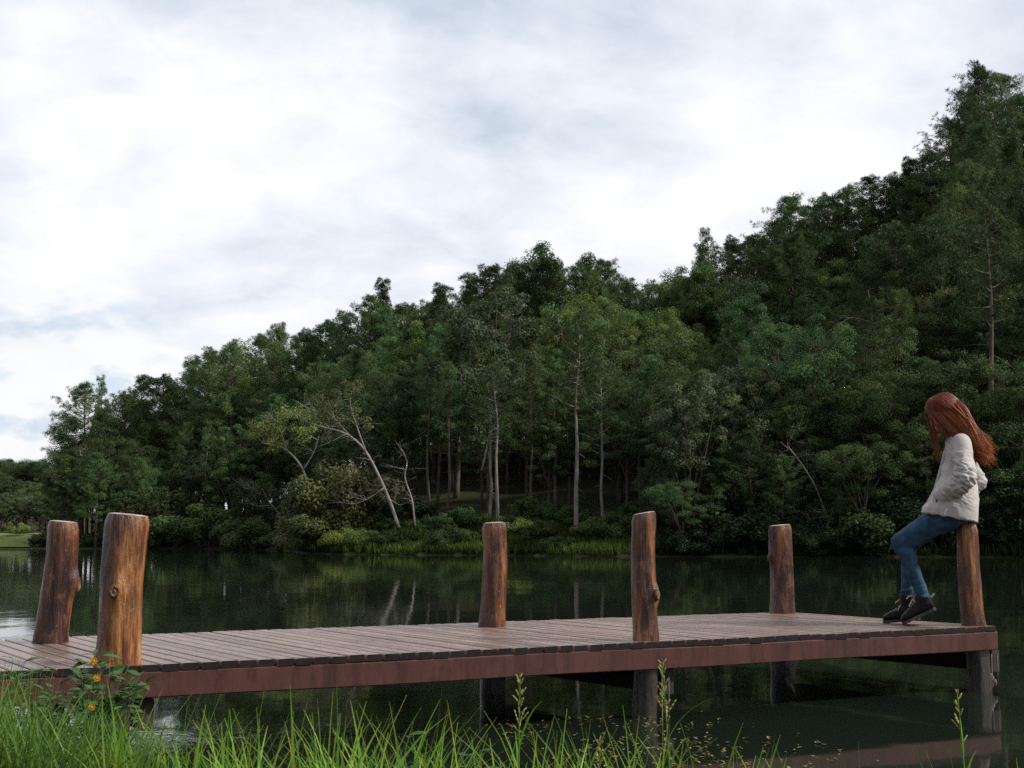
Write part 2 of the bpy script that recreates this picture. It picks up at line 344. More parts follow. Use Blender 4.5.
ys=np.unique(np.concatenate([np.linspace(-4,12,81),np.linspace(12,60,13),np.linspace(60,140,81),np.linspace(140,320,46),np.linspace(320,2000,15),np.linspace(-300,-4,12)]))
XX,YY=np.meshgrid(xs,ys); ZZ=height(XX,YY); nx,ny=len(xs),len(ys)
g=MB(); g.v=list(map(tuple,np.stack([XX,YY,ZZ],-1).reshape(-1,3))); g.c=[(1,1,1)]*len(g.v)
g.f=[(j*nx+i,j*nx+i+1,(j+1)*nx+i+1,(j+1)*nx+i) for j in range(ny-1) for i in range(nx-1)]; g.m=[0]*len(g.f)
tag(g.build('ground',M['ground'],None,True),'dark leaf-littered soil of the lake banks and wooded slope','ground',kind='structure')
wt=MB(); wt.add([(-600,-20,0),(600,-20,0),(600,220,0),(-600,220,0)],[(0,1,2,3)])
tag(wt.build('water',M['water']),'calm dark green lake mirroring the forest','lake',kind='structure')
# far lawn: a mown strip hugging the left shore
lx=np.linspace(-92,-36.5,50); ly=np.linspace(0,1,24); lw=MB(); vs=[];fs=[]
for j,t in enumerate(ly):
    for i,x in enumerate(lx):
        y0=float(far_shore(x))+.4; y=y0+t*(62-25*smooth(-50,-38,x)); vs.append((x+.4*math.sin(j*1.7),y,hz(x,y)+.03))
for j in range(len(ly)-1):
    for i in range(len(lx)-1): a=j*len(lx)+i; fs.append((a,a+1,a+1+len(lx),a+len(lx)))
lw.add(vs,fs); tag(lw.build('lawn',M['lawn'],None,True),'sunlit strip of mown grass on the far left shore','lawn',kind='structure')

# ------------------------------------------------------------------ trees
UP=Vector((0,0,1))
def rvec(rg):
    while True:
        v=Vector((rg.uniform(-1,1),rg.uniform(-1,1),rg.uniform(-1,1)))
        if .05<v.length<1: return v.normalized()
def tuft(mb,p,axis,rg,n,ln,wd,tint):
    vs=[];fs=[]
    for k in range(n):
        d=(axis*rg.uniform(.15,1.1)+rvec(rg)*.95).normalized(); s=d.cross(rvec(rg))
        if s.length<.05: continue
        s.normalize(); l=ln*rg.uniform(.65,1.15); q=len(vs)
        b=p+d*l*.12
        vs+= [b-s*wd*.35, p+d*l*.55+s*wd*.55, p+d*l, p+d*l*.5-s*wd*.5]; fs.append((q,q+1,q+2,q+3))
    v=rg.uniform(.8,1.2); mb.add(vs,fs,(tint[0]*v,tint[1]*v,tint[2]*v))
def pine_meshes(name,seed,H=17.0,base=.42,rad=3.1,nb=62,style=0,dens=1.0):
    rg=random.Random(seed); tr=MB(); cr=MB()
    wob=[(rg.uniform(-.25,.25),rg.uniform(-.25,.25)) for _ in range(6)]
    def axis(z):
        t=z/H*5; i=min(int(t),4); f=t-i
        return Vector((wob[i][0]*(1-f)+wob[i+1][0]*f,wob[i][1]*(1-f)+wob[i+1][1]*f,z))-Vector((wob[0][0],wob[0][1],0))
    n=14; tr.tube([axis(max(0,H*.985*i/n))+Vector((0,0,-1 if i==0 else 0)) for i in range(n+1)],[.19*(1-.93*(i/n)**1.1)+ (.05 if i==0 else 0) for i in range(n+1)],8)
    zb=base*H
    for b in range(int(rg.uniform(5,9))):          # dead snags on the bare trunk
        z=rg.uniform(.18,base)*H; a=rg.uniform(0,6.28); l=rg.uniform(.5,1.7); p=axis(z); d=Vector((math.cos(a),math.sin(a),rg.uniform(-.3,.25)))
        tr.tube(bez([p,p+d*l*.5+UP*.05,p+d*l+UP*rg.uniform(-.35,.1)],4),[.03,.026,.02,.014,.006],4)
    for b in range(nb):
        t=(b+rg.random())/nb; t=t**.92; z=zb+(H-zb)*t*.985; a=b*2.399+rg.uniform(-.5,.5)
        prof=(math.sin(math.pi*min(1,(.22+t*.78)))**.7) if style==0 else (1-t)**.75*1.05
        l=rad*max(.16,prof)*rg.uniform(.55,1.12)
        if t>.93: l=rad*.22*rg.uniform(.6,1.2)
        el=rg.uniform(-.12,.35)+.7*t**2
        p=axis(z); d=Vector((math.cos(a)*math.cos(el),math.sin(a)*math.cos(el),math.sin(el)))
        mid=p+d*l*.55-UP*.06*l; end=p+d*l+UP*l*rg.uniform(.02,.26); pts=bez([p,mid,end],6)
        tr.tube(pts,[.055*(1-i/6.6)*(.5+.5*l/rad) for i in range(7)],4)
        tint=rg.choice([(1,1,1),(.85,.92,.9),(1.18,1.12,.9),(.95,1.05,1.05)])
        nt_=max(4,int((7+9*l/rad)*dens))
        for k in range(nt_):
            s=rg.uniform(.30,1.0)**.8; i=min(5,int(s*6)); q=pts[i].lerp(pts[i+1],s*6-i)
            off=rvec(rg); off.z*=.55; q2=q+off*rg.uniform(.08,.42)*(1.15-.5*s)*l**.5
            tuft(cr,q2,((q2-q).normalized()+d*.5+UP*.55).normalized(),rg,21,.36,.031,tint)
    return tr.mesh(name+'_trunk',M['bark'],True),cr.mesh(name+'_crown',M['pine'],False,True)
def leafball(mb,c,r,rg,n,size,tint,flat=.75):
    vs=[];fs=[]
    for k in range(n):
        d=rvec(rg); rr=r*(rg.random()**.4); p=c+Vector((d.x*rr,d.y*rr,d.z*rr*flat))
        nrm=(d+UP*.7+rvec(rg)*.9).normalized(); s=nrm.cross(rvec(rg))
        if s.length<.05: continue
        s.normalize(); u=nrm.cross(s); z=size*rg.uniform(.6,1.25); q=len(vs)
        vs+=[p-u*z*.7,p+s*z*.38-nrm*z*.05,p+u*z*.75-nrm*z*.12,p-s*z*.38-nrm*z*.05]; fs.append((q,q+1,q+2,q+3))
    v=rg.uniform(.72,1.25); mb.add(vs,fs,(tint[0]*v,tint[1]*v,tint[2]*v))
def broad_meshes(name,seed,H=12.0,rad=3.6,m='broad',bark='bark',nclump=88,leaf=.09,per=430,base=.3,lean=0):
    rg=random.Random(seed); tr=MB(); cr=MB(); top=Vector((lean*H*.3,0,H*.62))
    tp=bez([(0,0,-1),(rg.uniform(-.3,.3),0,H*.3),top],8); tr.tube(tp,[.20*(1-.08*i) for i in range(9)],8)
    ends=[]
    for k in range(9):
        a=k*2.4+rg.uniform(-.4,.4); s=rg.uniform(base,.98); i=min(7,int(s*8)); p=tp[i]
        hgt=rg.uniform(.45,.95)*H; e=Vector((math.cos(a)*rad*rg.uniform(.45,.95)+top.x,math.sin(a)*rad*rg.uniform(.45,.95),hgt if k%3 else H*.9))
        lp=bez([p,p.lerp(e,.5)+UP*.1*H*rg.uniform(0,1),e],6); tr.tube(lp,[.085*(1-.14*j) for j in range(7)],5); ends.append(lp)
    for c in range(nclump):
        lp=rg.choice(ends); q=lp[rg.randint(3,6)]; d=rvec(rg); p=q+Vector((d.x*rad*.42,d.y*rad*.42,d.z*H*.13+.15*H*rg.random()*.6)); p.z=min(p.z,H*(1.07-.16*Vector((p.x-top.x,p.y,0)).length/rad))
        tr.tube([q,q.lerp(p,.6)+UP*.05,p],[.02,.014,.005],3)
        leafball(cr,p,rg.uniform(.45,1.0)*rad*.25,rg,int(per*rg.uniform(.6,1.2)),leaf,rg.choice([(1,1,1),(.85,.95,.9),(1.15,1.1,.9)]))
    return tr.mesh(name+'_trunk',M[bark],True),cr.mesh(name+'_crown',M[m],False,True)
def bush_meshes(name,seed,m='broad',rad=1.6,h=1.9,n=40,leaf=.085,per=330):
    rg=random.Random(seed); cr=MB(); tr=MB()
    for k in range(n):
        a=rg.uniform(0,6.28); r=rad*rg.random()**.6; z=h*(.12+.8*rg.random()*(1-.45*r/rad)); c=Vector((math.cos(a)*r,math.sin(a)*r,z))
        leafball(cr,c,rg.uniform(.28,.55)*rad*.6,rg,int(per*rg.uniform(.6,1.3)),leaf,rg.choice([(1,1,1),(.82,.95,.9),(1.2,1.15,.9)]),.85)
        if k%3==0: tr.tube(bez([(c.x*.15,c.y*.15,-.3),(c.x*.5,c.y*.5,z*.7),c],4),[.035,.03,.022,.015,.006],4)
    return tr.mesh(name+'_stems',M['bark'],True),cr.mesh(name+'_foliage',M[m],False,True)

PINES=[pine_meshes('pine',s,17,b,r,nb,st,de) for s,b,r,nb,st,de in
  [(11,.28,3.9,92,0,1.35),(12,.34,3.6,84,0,1.3),(13,.25,4.2,96,0,1.35),(14,.38,3.3,76,0,1.25),(15,.24,3.6,96,1,1.3),(16,.30,4.0,88,0,1.35),(17,.22,4.0,100,1,1.3)]]
SPARSE=[pine_meshes('sparse_pine',s,17,b,r,nb,st,.75) for s,b,r,nb,st in [(31,.46,2.4,44,0),(32,.52,2.1,38,0),(33,.38,2.5,50,1)]]
BROADS=[broad_meshes('broadleaf',s,12,r,'broad') for s,r in [(21,3.4),(22,3.9),(23,3.2)]]
GREYS=[broad_meshes('grey_broadleaf',s,12,r,'grey','bark',76,.135,260) for s,r in [(26,3.4),(27,3.8)]]
BRIGHT=[broad_meshes('bright_broadleaf',s_,12,3.4,'bright') for s_ in (51,52)]
OLIVES=[broad_meshes('olive_broadleaf',53,12,3.5,'olive','bark',70,.09,300)]
BUSH=[bush_meshes('bush',s,'broad') for s in (41,42,43)]
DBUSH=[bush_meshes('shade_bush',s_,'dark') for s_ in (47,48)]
GBUSH=[bush_meshes('grey_bush',44,'grey')]; LBUSH=[bush_meshes('lime_bush',45,'lime',1.6,1.5,30,.085,260)]; OBUSH=[bush_meshes('olive_bush',46,'olive')]

OBUSH2=[broad_meshes('low_broadleaf',s_,12,4.2,'broad','bark',96,.115,320,.06) for s_ in (61,62)]
PROF=np.array([(-120,470),(0,456),(30,454),(66,446),(76,405),(84,384),(104,376),(122,392),(134,378),(160,378),(190,358),(230,342),(265,326),(300,326),(330,316),(362,300),(385,283),(402,300),(420,300),(440,290),(468,272),(490,260),(525,262),(548,250),(562,247),(580,256),(605,262),(630,276),(655,284),(685,272),(698,240),(712,230),(726,236),(738,242),(765,228),(790,206),(812,184),(830,200),(868,182),(900,170),(925,159),(945,147),(958,118),(975,84),(992,68),(1010,74),(1030,92),(1070,90),(1150,80)],float)
def ztop(px,Y): return CAM_H+on_depth(px,float(np.interp(px,PROF[:,0],PROF[:,1])),Y).z-CAM_H
def at_row(px,d):
    """ground point d metres behind the far shore, seen at picture column px"""
    Y=85.0
    for _ in range(25):
        x=(px-512)/F_PX*Y*1.0; Y=.5*Y+.5*(float(far_shore(x))+d)
    return (px-512)/F_PX*Y, Y
n_tree=0
def plant_tree(kind,meshes,x,y,h,h0,label,group=None,cat='tree',wide=1.0,z=None,parts=('trunk','crown')):
    global n_tree
    n_tree+=1
    rg=random.Random(n_tree*31+5)
    e=empty(kind,(x,y,(hz(x,y)-.05) if z is None else z),rg.uniform(0,6.28)); s=h/h0; e.scale=(s*wide*rg.uniform(.92,1.12),s*wide*rg.uniform(.92,1.12),s)
    tag(e,label,cat,group)
    for nm,me in zip(parts,meshes): link(nm,me,e)
    return e
rg=random.Random(99)
# landmarks on the skyline get their own words; the crowns between them count from the landmarks
LAND=[(100,'lone feathery pine at the left end of the skyline','pine_tree',SPARSE[2],132),
      (385,'ragged pointed pine poking above its neighbours on the left skyline slope','pine_tree',PINES[4],118),
      (560,'dark bushy crown at the top of the middle hump of skyline','broadleaf_tree',BROADS[0],108),
      (711,'isolated tufted pine standing out above the notch in the skyline','pine_tree',SPARSE[0],112),
      (813,'thin pale sparse treetop sticking up from the right skyline','broadleaf_tree',None,111),
      (990,'tallest tree of all, rising at the top right above the woman','pine_tree',PINES[3],104)]
ORD=['first','second','third','fourth','fifth','sixth','seventh','eighth','ninth','tenth','eleventh','twelfth','thirteenth']
lm_short=['the lone feathery pine','the ragged pointed pine','the dark bushy middle crown','the isolated tufted pine','the thin pale treetop','the tallest tree at right']
used_px=[l[0] for l in LAND]
for px,lab,kind,ms,Y in LAND:
    x=(px-512)/F_PX*Y; zt=ztop(px,Y); g0=hz(x,Y); h=zt-g0
    if ms is None:
        ms=broad_meshes('thin_broadleaf',77,12,2.0,'lime','pale_bark',46,.12,110); h0=12.4
    else: h0=17.2 if kind=='pine_tree' else 12.4
    plant_tree(kind,ms,x,Y,h*1.02,h0,lab,wide=.85)
SKY=[p for p in [66,84,122,140,163,186,208,232,256,278,302,326,348,368,404,424,444,466,488,512,536,584,606,630,654,680,734,756,778,796,834,856,878,900,920,940,958,974,1010,1032,1056,1085] ]
for px in SKY:
    i=max([k for k,l in enumerate(LAND) if l[0]<px],default=None)
    if i is None: lab='low bushy pine just left of the lone feathery pine' if px>75 else 'dark rounded tree at the far left foot of the skyline'
    else:
        c=len([q for q in SKY if LAND[i][0]<q<=px]); side=ORD[c-1]
        lab='skyline pine crown, %s to the right of %s'%(side,lm_short[i])
    Y=rg.uniform(104,116)+ (512-px)*.045*(px<512)
    x=(px-512)/F_PX*Y; h=ztop(px,Y)-hz(x,Y)
    plant_tree('pine_tree',rg.choice(PINES),x,Y,h*rg.uniform(.97,1.02),17.3,lab,'pines along the skyline',wide=min(1.35,max(.9,17/h*1.05)))
# middle rows
ZN=[(-200,60,'left of the leftmost post'),(60,165,'behind the two left posts'),(165,300,'right of the two left posts'),(300,450,'behind the leaning pale tree'),(450,560,'above the second back post'),(560,700,'above the middle front post'),(700,840,'above the farthest back post'),(840,930,'just left of the woman'),(930,1300,'behind the woman')]
def zone(px):
    for a,b,t in ZN:
        if a<=px<b: return t
rows=[(47,.92,.985,27),(38,.80,.97,36),(29,.66,.92,38),(21,.55,.86,40),(14,.45,.80,44)]
for ri,(d,lo,hi,step) in enumerate(rows):
    px=-70+ri*17
    while px<1110:
        q=px+rg.uniform(-10,10); x,Y=at_row(q,d+rg.uniform(-3,3)); g0=hz(x,Y)
        zt=CAM_H+(ztop(q,Y)-CAM_H)*rg.uniform(lo,hi); h=zt-g0; px+=step
        if x<-38.5 or (q<50 and d<60): continue
        if h<6: h=6
        if h>18: h=rg.uniform(15.5,18)
        br=rg.random()<(.22 if ri<2 else .3)
        if br and h<13.5: plant_tree('broadleaf_tree',rg.choice(BROADS+BROADS+BRIGHT[:1]+OLIVES),x,Y,h,12.4,'dark leafy tree packed into the slope %s'%zone(q),'leafy trees within the forest slope')
        else: plant_tree('pine_tree',rg.choice(PINES),x,Y,h,17.3,'dark pine packed into the slope %s'%zone(q),'pines within the forest slope')
for ri,(d,h0_,h1_,step) in enumerate([(2.5,3.5,6.5,30),(6,3.5,7.0,27),(11,4.5,8.0,29),(17,4.5,9.0,32),(25,5,9.5,38),(34,5,10,42),(46,7,11,40),(60,7,10,32),(75,7,10,34),(92,6,9,15),(104,6,9,17)]):
    px=-60+ri*11
    while px<1110:
        q=px+rg.uniform(-9,9); x,Y=at_row(q,d+rg.uniform(-2,2)); px+=step
        if q<52 or x<-38.5 or (d>50 and q>650) or (d>90 and not 140<q<330) or (d<8 and 300<q<385 and rg.random()<.7) or (d<8 and 385<=q<640): continue
        if d in (11,17) and 380<q<640 and rg.random()<.6: continue
        hh=min(rg.uniform(h0_,h1_),(CAM_H+(ztop(q,Y)-CAM_H)*.9)-hz(x,Y))
        if hh<2.5: continue
        sm_pine=rg.random()<.5 and hh>3.5
        if sm_pine: hh=min(hh*1.3,max(hh,(CAM_H+(ztop(q,Y)-CAM_H)*.9)-hz(x,Y)))
        plant_tree('understory_tree',rg.choice(PINES) if sm_pine else rg.choice(BROADS+BROADS+OBUSH2),x,Y,hh,17.3 if sm_pine else 12.4,'shaded small tree filling the undergrowth %s'%zone(q),'small trees in the forest undergrowth',wide=rg.uniform(1.1,1.6))
# far trees beyond the lawn at the left edge
for k in range(84):
    px=-80+k*1.9+rg.uniform(-3,3); Y=[186,205,228,255][k%4]+rg.uniform(-6,6); x=(px-512)/F_PX*Y; g0=hz(x,Y)
    top=on_depth(px,456+rg.uniform(0,12)+(3-k%4)*16*(k%4<3),Y).z; h=max(5,top-g0)
    plant_tree('broadleaf_tree',rg.choice(BROADS+BROADS+GREYS[:1]),x,Y,h,12.4,'small hazy distant tree beyond the lawn at the far left','distant trees beyond the lawn',wide=1.5)
for px,py,Y,lab in [(700,262,104,'bright yellow-green crown below the isolated tufted pine'),(672,306,98,'bright green crown lower left of the isolated tufted pine'),(592,292,96,'sunlit green crown below the middle hump of skyline'),(640,318,96,'sunlit light green crown midway below the skyline notch'),(430,315,106,'light green crown below the ragged pointed pine')]:
    p=on_depth(px,py,Y); h=p.z-hz(p.x,Y); plant_tree('broadleaf_tree',rg.choice(BRIGHT),p.x,Y,h,12.4,lab)
# shoreline pines whose trunks show
SH=[(183,7,.55,0,'bark','slim straight trunk pine behind and right of the big left posts'),(205,5,.5,1,'pale','slender pale-trunked pine, right of the slim straight trunk pine'),
    (447,9,.62,1,'bark','stout dark-trunked pine left of the second back post'),(489,8,.55,0,'pale','thin pale trunk, left one of the close pair above the second back post'),(498,7,.6,1,'pale','pale straight trunk, right one of the close pair above the second back post'),
    (531,9,.5,2,'bark','slender pine with drooping dark tufts right of the second back post'),(556,10,.6,0,'bark','dim slender trunk just left of the tall mottled shore pine'),(576,5,.74,1,'pale','tall mottled shore pine standing on the open green bank'),(603,7,.6,0,'pale','thin white trunk right of the tall mottled shore pine'),
    (430,11,.55,1,'bark','dim thin pine trunk between the leaning pale tree and the stout pine'),(748,9,.6,2,'bark','dark shore pine left of the far back post'),(870,8,.62,0,'bark','heavy dark shore pine above the knees of the woman'),(1000,7,.72,1,'bark','dark shore pine at the right edge, right of the woman'),(640,11,.62,2,'bark','dark shore pine directly behind the middle front post')]
for px,d,f,v,bk,lab in SH:
    x,Y=at_row(px,d); zt=CAM_H+(ztop(px,Y)-CAM_H)*f*1.08; h=zt-hz(x,Y)
    tr,cr=SPARSE[v]
    if bk=='pale':
        tr=tr.copy(); tr.materials.clear(); tr.materials.append(M['mid_bark'])
    plant_tree('pine_tree',(tr,cr),x,Y,max(9,h),17.2,lab,wide=1.0)
# shoreline broadleaf trees
SB=[(62,3,7.5,BROADS,'dense dark leafy tree at the water behind the leftmost post'),(112,4,8.5,BROADS,'leafy shore tree behind the near left post'),(150,3,7,OBUSH,'olive leafy shrub tree right of the near left post'),
    (235,4,8.5,BROADS,'dark leafy tree overhanging the water left of the bare snag'),(345,6,6.5,OBUSH,'olive brown bush under the leaning pale tree'),(490,13,13.5,GREYS,'light grey-green leafy tree with pale branches above the second back post'),
    (690,3,8.2,GREYS,'silvery large-leaved tree over the water between middle and far back posts'),(745,5,9,GREYS,'silvery leafy tree just left of the far back post'),(800,6,11,BROADS,'dark leafy tree above the far back post'),
    (905,4,8.5,BROADS,'dark leafy tree behind the knees of the woman'),(955,4,9.5,BROADS,'dark leafy tree directly behind the seated woman'),(1015,4,9,BROADS,'dark leafy tree at the right edge by the water'),(1065,5,9,BROADS,'leafy tree just past the right edge of the view'),(20,68,4.5,LBUSH,'small yellow-flowering shrub on the back of the lawn')]
for px,d,h,ms,lab in SB:
    x,Y=at_row(px,d)
    if ms in (OBUSH,LBUSH): plant_tree('shrub',rg.choice(ms),x,Y,h*(.8 if ms is OBUSH else .6),2.2,lab,cat='shrub',wide=.95,parts=('stem','foliage'))
    else: plant_tree('broadleaf_tree',rg.choice(ms),x,Y,h,12.4,lab)
# bushes along the far shore
k=0; px=-30.0
while px<1100:
    d=rg.uniform(.6,3.2); x,Y=at_row(px,d); open_bank=300<px<650
    hgt=rg.uniform(.9,1.9) if open_bank else rg.triangular(.7,4.0,1.5)
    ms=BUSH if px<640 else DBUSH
    if px>50:
        if open_bank: d=rg.uniform(1.5,8); x,Y=at_row(px,d)
        t=zone(px); lab=('low leafy bush on the open green bank %s'%t) if open_bank else ('dark bush overhanging the waterline %s'%t)
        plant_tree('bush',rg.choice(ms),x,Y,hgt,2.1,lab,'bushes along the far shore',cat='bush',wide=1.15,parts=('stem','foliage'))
    px+=rg.uniform(12,20) if open_bank else rg.uniform(18,44)
for px,d,h,ms,lab in [(352,2.2,1.7,LBUSH,'bright lime green bush on the bank right of the leaning pale tree'),(392,2.0,1.3,BUSH,'round green bush at the foot of the leaning pale tree'),(515,5,1.5,LBUSH,'small shrub with yellowish tops on the bank by the second back post'),(320,2.5,2.6,OBUSH,'spreading olive bush reaching over the water below the lime tree')]:
    x,Y=at_row(px,d); plant_tree('bush',ms[0],x,Y,h,2.0,lab,cat='bush',wide=1.3,parts=('stem','foliage'))

# individual pale trees traced from their own limbs
def px_tree(name,label,base_px,limbs,d,leaves=(),m='lime',bark='pale_bark',rscale=.6,leaf=.09):
    x,Y=at_row(base_px,d); rgx=random.Random(int(base_px)); e=empty(name,(x,Y,hz(x,Y)-.1)); tag(e,label,'tree'); o=Vector(e.location)
    tr=MB(); cr=MB()
    for pts,r0,r1 in limbs:
        ph=rgx.uniform(-1.2,1.2); P=[on_depth(p[0],p[1],Y+(ph*i*.5 if len(limbs)>1 and limbs.index((pts,r0,r1))>0 else .3*i))-o for i,p in enumerate(pts)]
        sp_=spline(P,4); tr.tube(sp_,[ (r0+(r1-r0)*i/(len(sp_)-1))*rscale for i in range(len(sp_))],6)
        for q in sp_[4::3]:                          # fine twigs
            for _ in range(4):
                dd=rvec(rgx); dd.z=abs(dd.z)*.7; l_=rgx.uniform(.6,1.7); q1=q+dd*l_*.45+UP*.05; tr.tube([q,q1,q+dd*l_],[.018*rscale,.012*rscale,.004],3)
                for _k in range(2):
                    d2=(dd+rvec(rgx)*.9).normalized(); tr.tube([q1,q1+d2*l_*.5],[.009*rscale,.003],3)
    tr.build('trunk',M[bark],e,True)
    if leaves:
        for (lx_,ly_,r,n) in leaves:
            c=on_depth(lx_,ly_,Y+rgx.uniform(-1,1.5))-o
            for k in range(n):
                dv=rvec(rgx); leafball(cr,c+Vector((dv.x,dv.y,dv.z*.8))*r*rgx.random()**.5,rgx.uniform(.3,.65),rgx,110,leaf,rgx.choice([(1,1,1),(.8,.9,.85),(1.15,1.1,.9)]))
        cr.build('crown',M[m],e,False,True)
    return e
px_tree('leaning_tree','pale bare-limbed tree leaning left over the bank',398,[([(399,528),(386,492),(366,452),(346,434),(322,427),(304,421)],.17,.04),([(366,452),(356,424),(350,402),(352,392)],.08,.02),([(352,438),(335,418),(328,400)],.06,.02),([(384,488),(366,500),(350,505)],.05,.02),([(330,429),(316,412),(300,405)],.05,.015),([(346,434),(330,442),(318,447)],.04,.015)],3,
        [(335,405,1.5,8),(350,395,1.2,6),(312,412,1.3,6),(362,420,1.0,4)],'olive')
px_tree('lime_tree','small yellow-green tree with forked white trunk over the water',309,[([(309,490),(303,470),(292,455),(280,447),(262,443)],.14,.035),([(303,470),(314,452),(319,436)],.08,.02),([(288,452),(280,430),(277,420)],.07,.02)],2,
        [(275,425,1.5,12),(292,418,1.3,10),(265,432,1.1,8),(310,428,1.0,6),(272,447,.8,4)],'lime')
px_tree('dead_snag','tangle of bare grey branches at the water left of the pale trees',268,[([(290,528),(276,510),(268,500),(262,488)],.07,.02),([(272,505),(258,506),(246,500)],.05,.015),([(276,510),(284,498),(290,486)],.05,.015),([(262,495),(252,488),(244,490)],.03,.012)],1.5,[(262,492,1.6,5)],'grey')
px_tree('dead_tree','pale leaning dead trunk behind the far back post',836,[([(834,554),(826,516),(815,486),(800,462),(788,446)],.11,.03),([(816,553),(824,534),(832,512)],.05,.02),([(826,516),(812,520),(802,530)],.04,.015),([(806,552),(818,535),(824,530)],.04,.02)],1.5)
px_tree('dead_tree','straight thin white trunk high above the far back post',838,[([(840,500),(836,468),(830,432),(825,398)],.09,.05)],9)
px_tree('crooked_tree','thin crooked pale trunk right of the leaning pale tree',414,[([(415,526),(412,500),(405,478),(407,462),(401,448)],.09,.035),([(412,500),(400,505),(392,500)],.03,.01)],4)
px_tree('bare_tree','bare twiggy drooping branches high on the right slope',872,[([(862,400),(864,360),(872,320),(868,290)],.1,.03),([(866,340),(885,330),(898,345),(902,365)],.05,.012),([(870,322),(850,318),(836,330),(828,350)],.05,.012),([(864,360),(880,362),(890,380)],.04,.01),([(872,312),(892,308),(906,318)],.04,.01)],12,(),bark='bark')
px_tree('pale_tree','grey-green tree with two white forked limbs above the second back post',486,[([(482,470),(490,430),(488,405)],.10,.07),([(488,405),(497,398),(500,390)],.05,.02),([(488,406),(478,409),(470,407)],.05,.02),([(490,395),(484,382),(470,380)],.05,.02)],9,[(490,372,2.2,20),(470,385,1.6,10),(512,385,1.6,10)],'grey')
px_tree('fallen_trunk','fallen pale trunk propped in the dark gap left of the far back post',757,[([(763,540),(752,518),(742,498)],.08,.04)],3)

# grass on the far green bank
gb=MB(); rg2=random.Random(5)
for k in range(9400):
    px=rg2.uniform(285,660) if k<6200 else rg2.uniform(640,1060); x,Y=at_row(px,0); d=rg2.uniform(.0,7)**1.0; y=Y+d; z=hz(x,y); hh=rg2.uniform(.2,.6)
    a=rg2.uniform(0,6.28); t=rg2.uniform(.4,1.0); pt=.55+.45*math.sin(px*.045)*math.sin(px*.013+d*.8)+.2*rg2.random()
    if px>650: pt*=.45
    for j in range(3):
        a+=2.1; dx_,dy_=math.cos(a)*.06,math.sin(a)*.06
        gb.add([(x-dy_,y+dx_,z-.05),(x+dy_,y-dx_,z-.05),(x+dx_*3,y+dy_*3,z+hh)],[(0,1,2)],(t*.78*pt,t*.70*pt,t*.9*pt))
tag(gb.build('bank_grass',M['grass'],None,False,True),'low wild grass covering the open far bank','grass',kind='stuff')

# ------------------------------------------------------------------ pier
ZD=.43                                     # deck top above the lake
def post_pt(px,py): return on_plane(px,py,ZD)
E1=Vector((.859,.511,0)).normalized(); E2=Vector((-E1.y,E1.x,0))
PF=[post_pt(115,664),post_pt(645,640.5),post_pt(974,625.5)]
PB=[post_pt(52,642.5),post_pt(493,626.5),post_pt(782,613)]
E1=(PF[2]-PF[0]).normalized(); E2=Vector((-E1.y,E1.x,0)); O=PF[0].copy()
def uv(p): q=p-O; return q.dot(E1),q.dot(E2)
def loc(u,v,z): return O+E1*u+E2*v+Vector((0,0,z-ZD))
U=[uv(p)[0] for p in PF]; V0=-.10; VB=max(uv(p)[1] for p in PB)+.11
UL=-2.4; UR=U[2]+.105
pier=empty('pier',loc(0,0,ZD)); tag(pier,'low brown painted plank pier on log posts, seen from the bank','pier')
PO=Vector(pier.location); AX=(E1,E2,Vector((0,0,1)))
def L3(u,v,z): return loc(u,v,z)-PO
rp=random.Random(3)
dk=MB(); pitch=.0955; u=UL; i=0
while u<UR-.02:
    wd=min(.0795,UR-u); tl=rp.uniform(-.0012,.0012); ov=rp.uniform(-.006,.008)
    v0,v1=V0-.02+ov,VB+.02+rp.uniform(-.006,.006); zt=ZD+rp.uniform(-.0015,.0015); th=.034
    t=rp.uniform(.70,1.18); dk.cur=(t,t*rp.uniform(.96,1.03),t*rp.uniform(.95,1.04))
    # plank with rounded long edges; ends carry a separate near-black material
    prof=[(0,-th),(0,-.004),(.004,0),(wd-.004,0),(wd,-.004),(wd,-th)]
    nseg=3; rings=[]
    for s in range(nseg+1):
        v=v0+(v1-v0)*s/nseg; sag=rp.uniform(-.0006,.0006)
        rings.append([L3(u+a,v,zt+b+sag+tl*(a/wd)) for a,b in prof])
    n=len(prof); vs=[p for r in rings for p in r]; fs=[]
    for s in range(nseg):
        for j in range(n):
            a=s*n+j;b=s*n+(j+1)%n; fs.append((b,a,a+n,b+n))
    dk.mi=0; dk.add(vs,fs)
    dk.mi=1; dk.add([p-E2*.0005 for p in rings[0]],[tuple(range(n))]); dk.add([p+E2*.0005 for p in rings[-1]],[tuple(range(n-1,-1,-1))])
    dk.mi=2
    for vj in (V0+.035,V0+.42,V0+.85,V0+1.28,VB-.03):
        for uj in (.02,wd-.02):
            if rp.random()<.06: continue
            c=L3(u+uj+rp.uniform(-.004,.004),vj+rp.uniform(-.006,.006),zt+.0022); dk.add([c+E1*.0042*math.cos(k)+E2*.0042*math.sin(k) for k in [2*math.pi*q/7 for q in range(7)]],[tuple(range(7))],(.5,.4,.35))
    u+=pitch+rp.uniform(-.003,.003); i+=1
dk.build('decking',[M['deck'],M['plank_end'],M['rust']],pier,False,True)
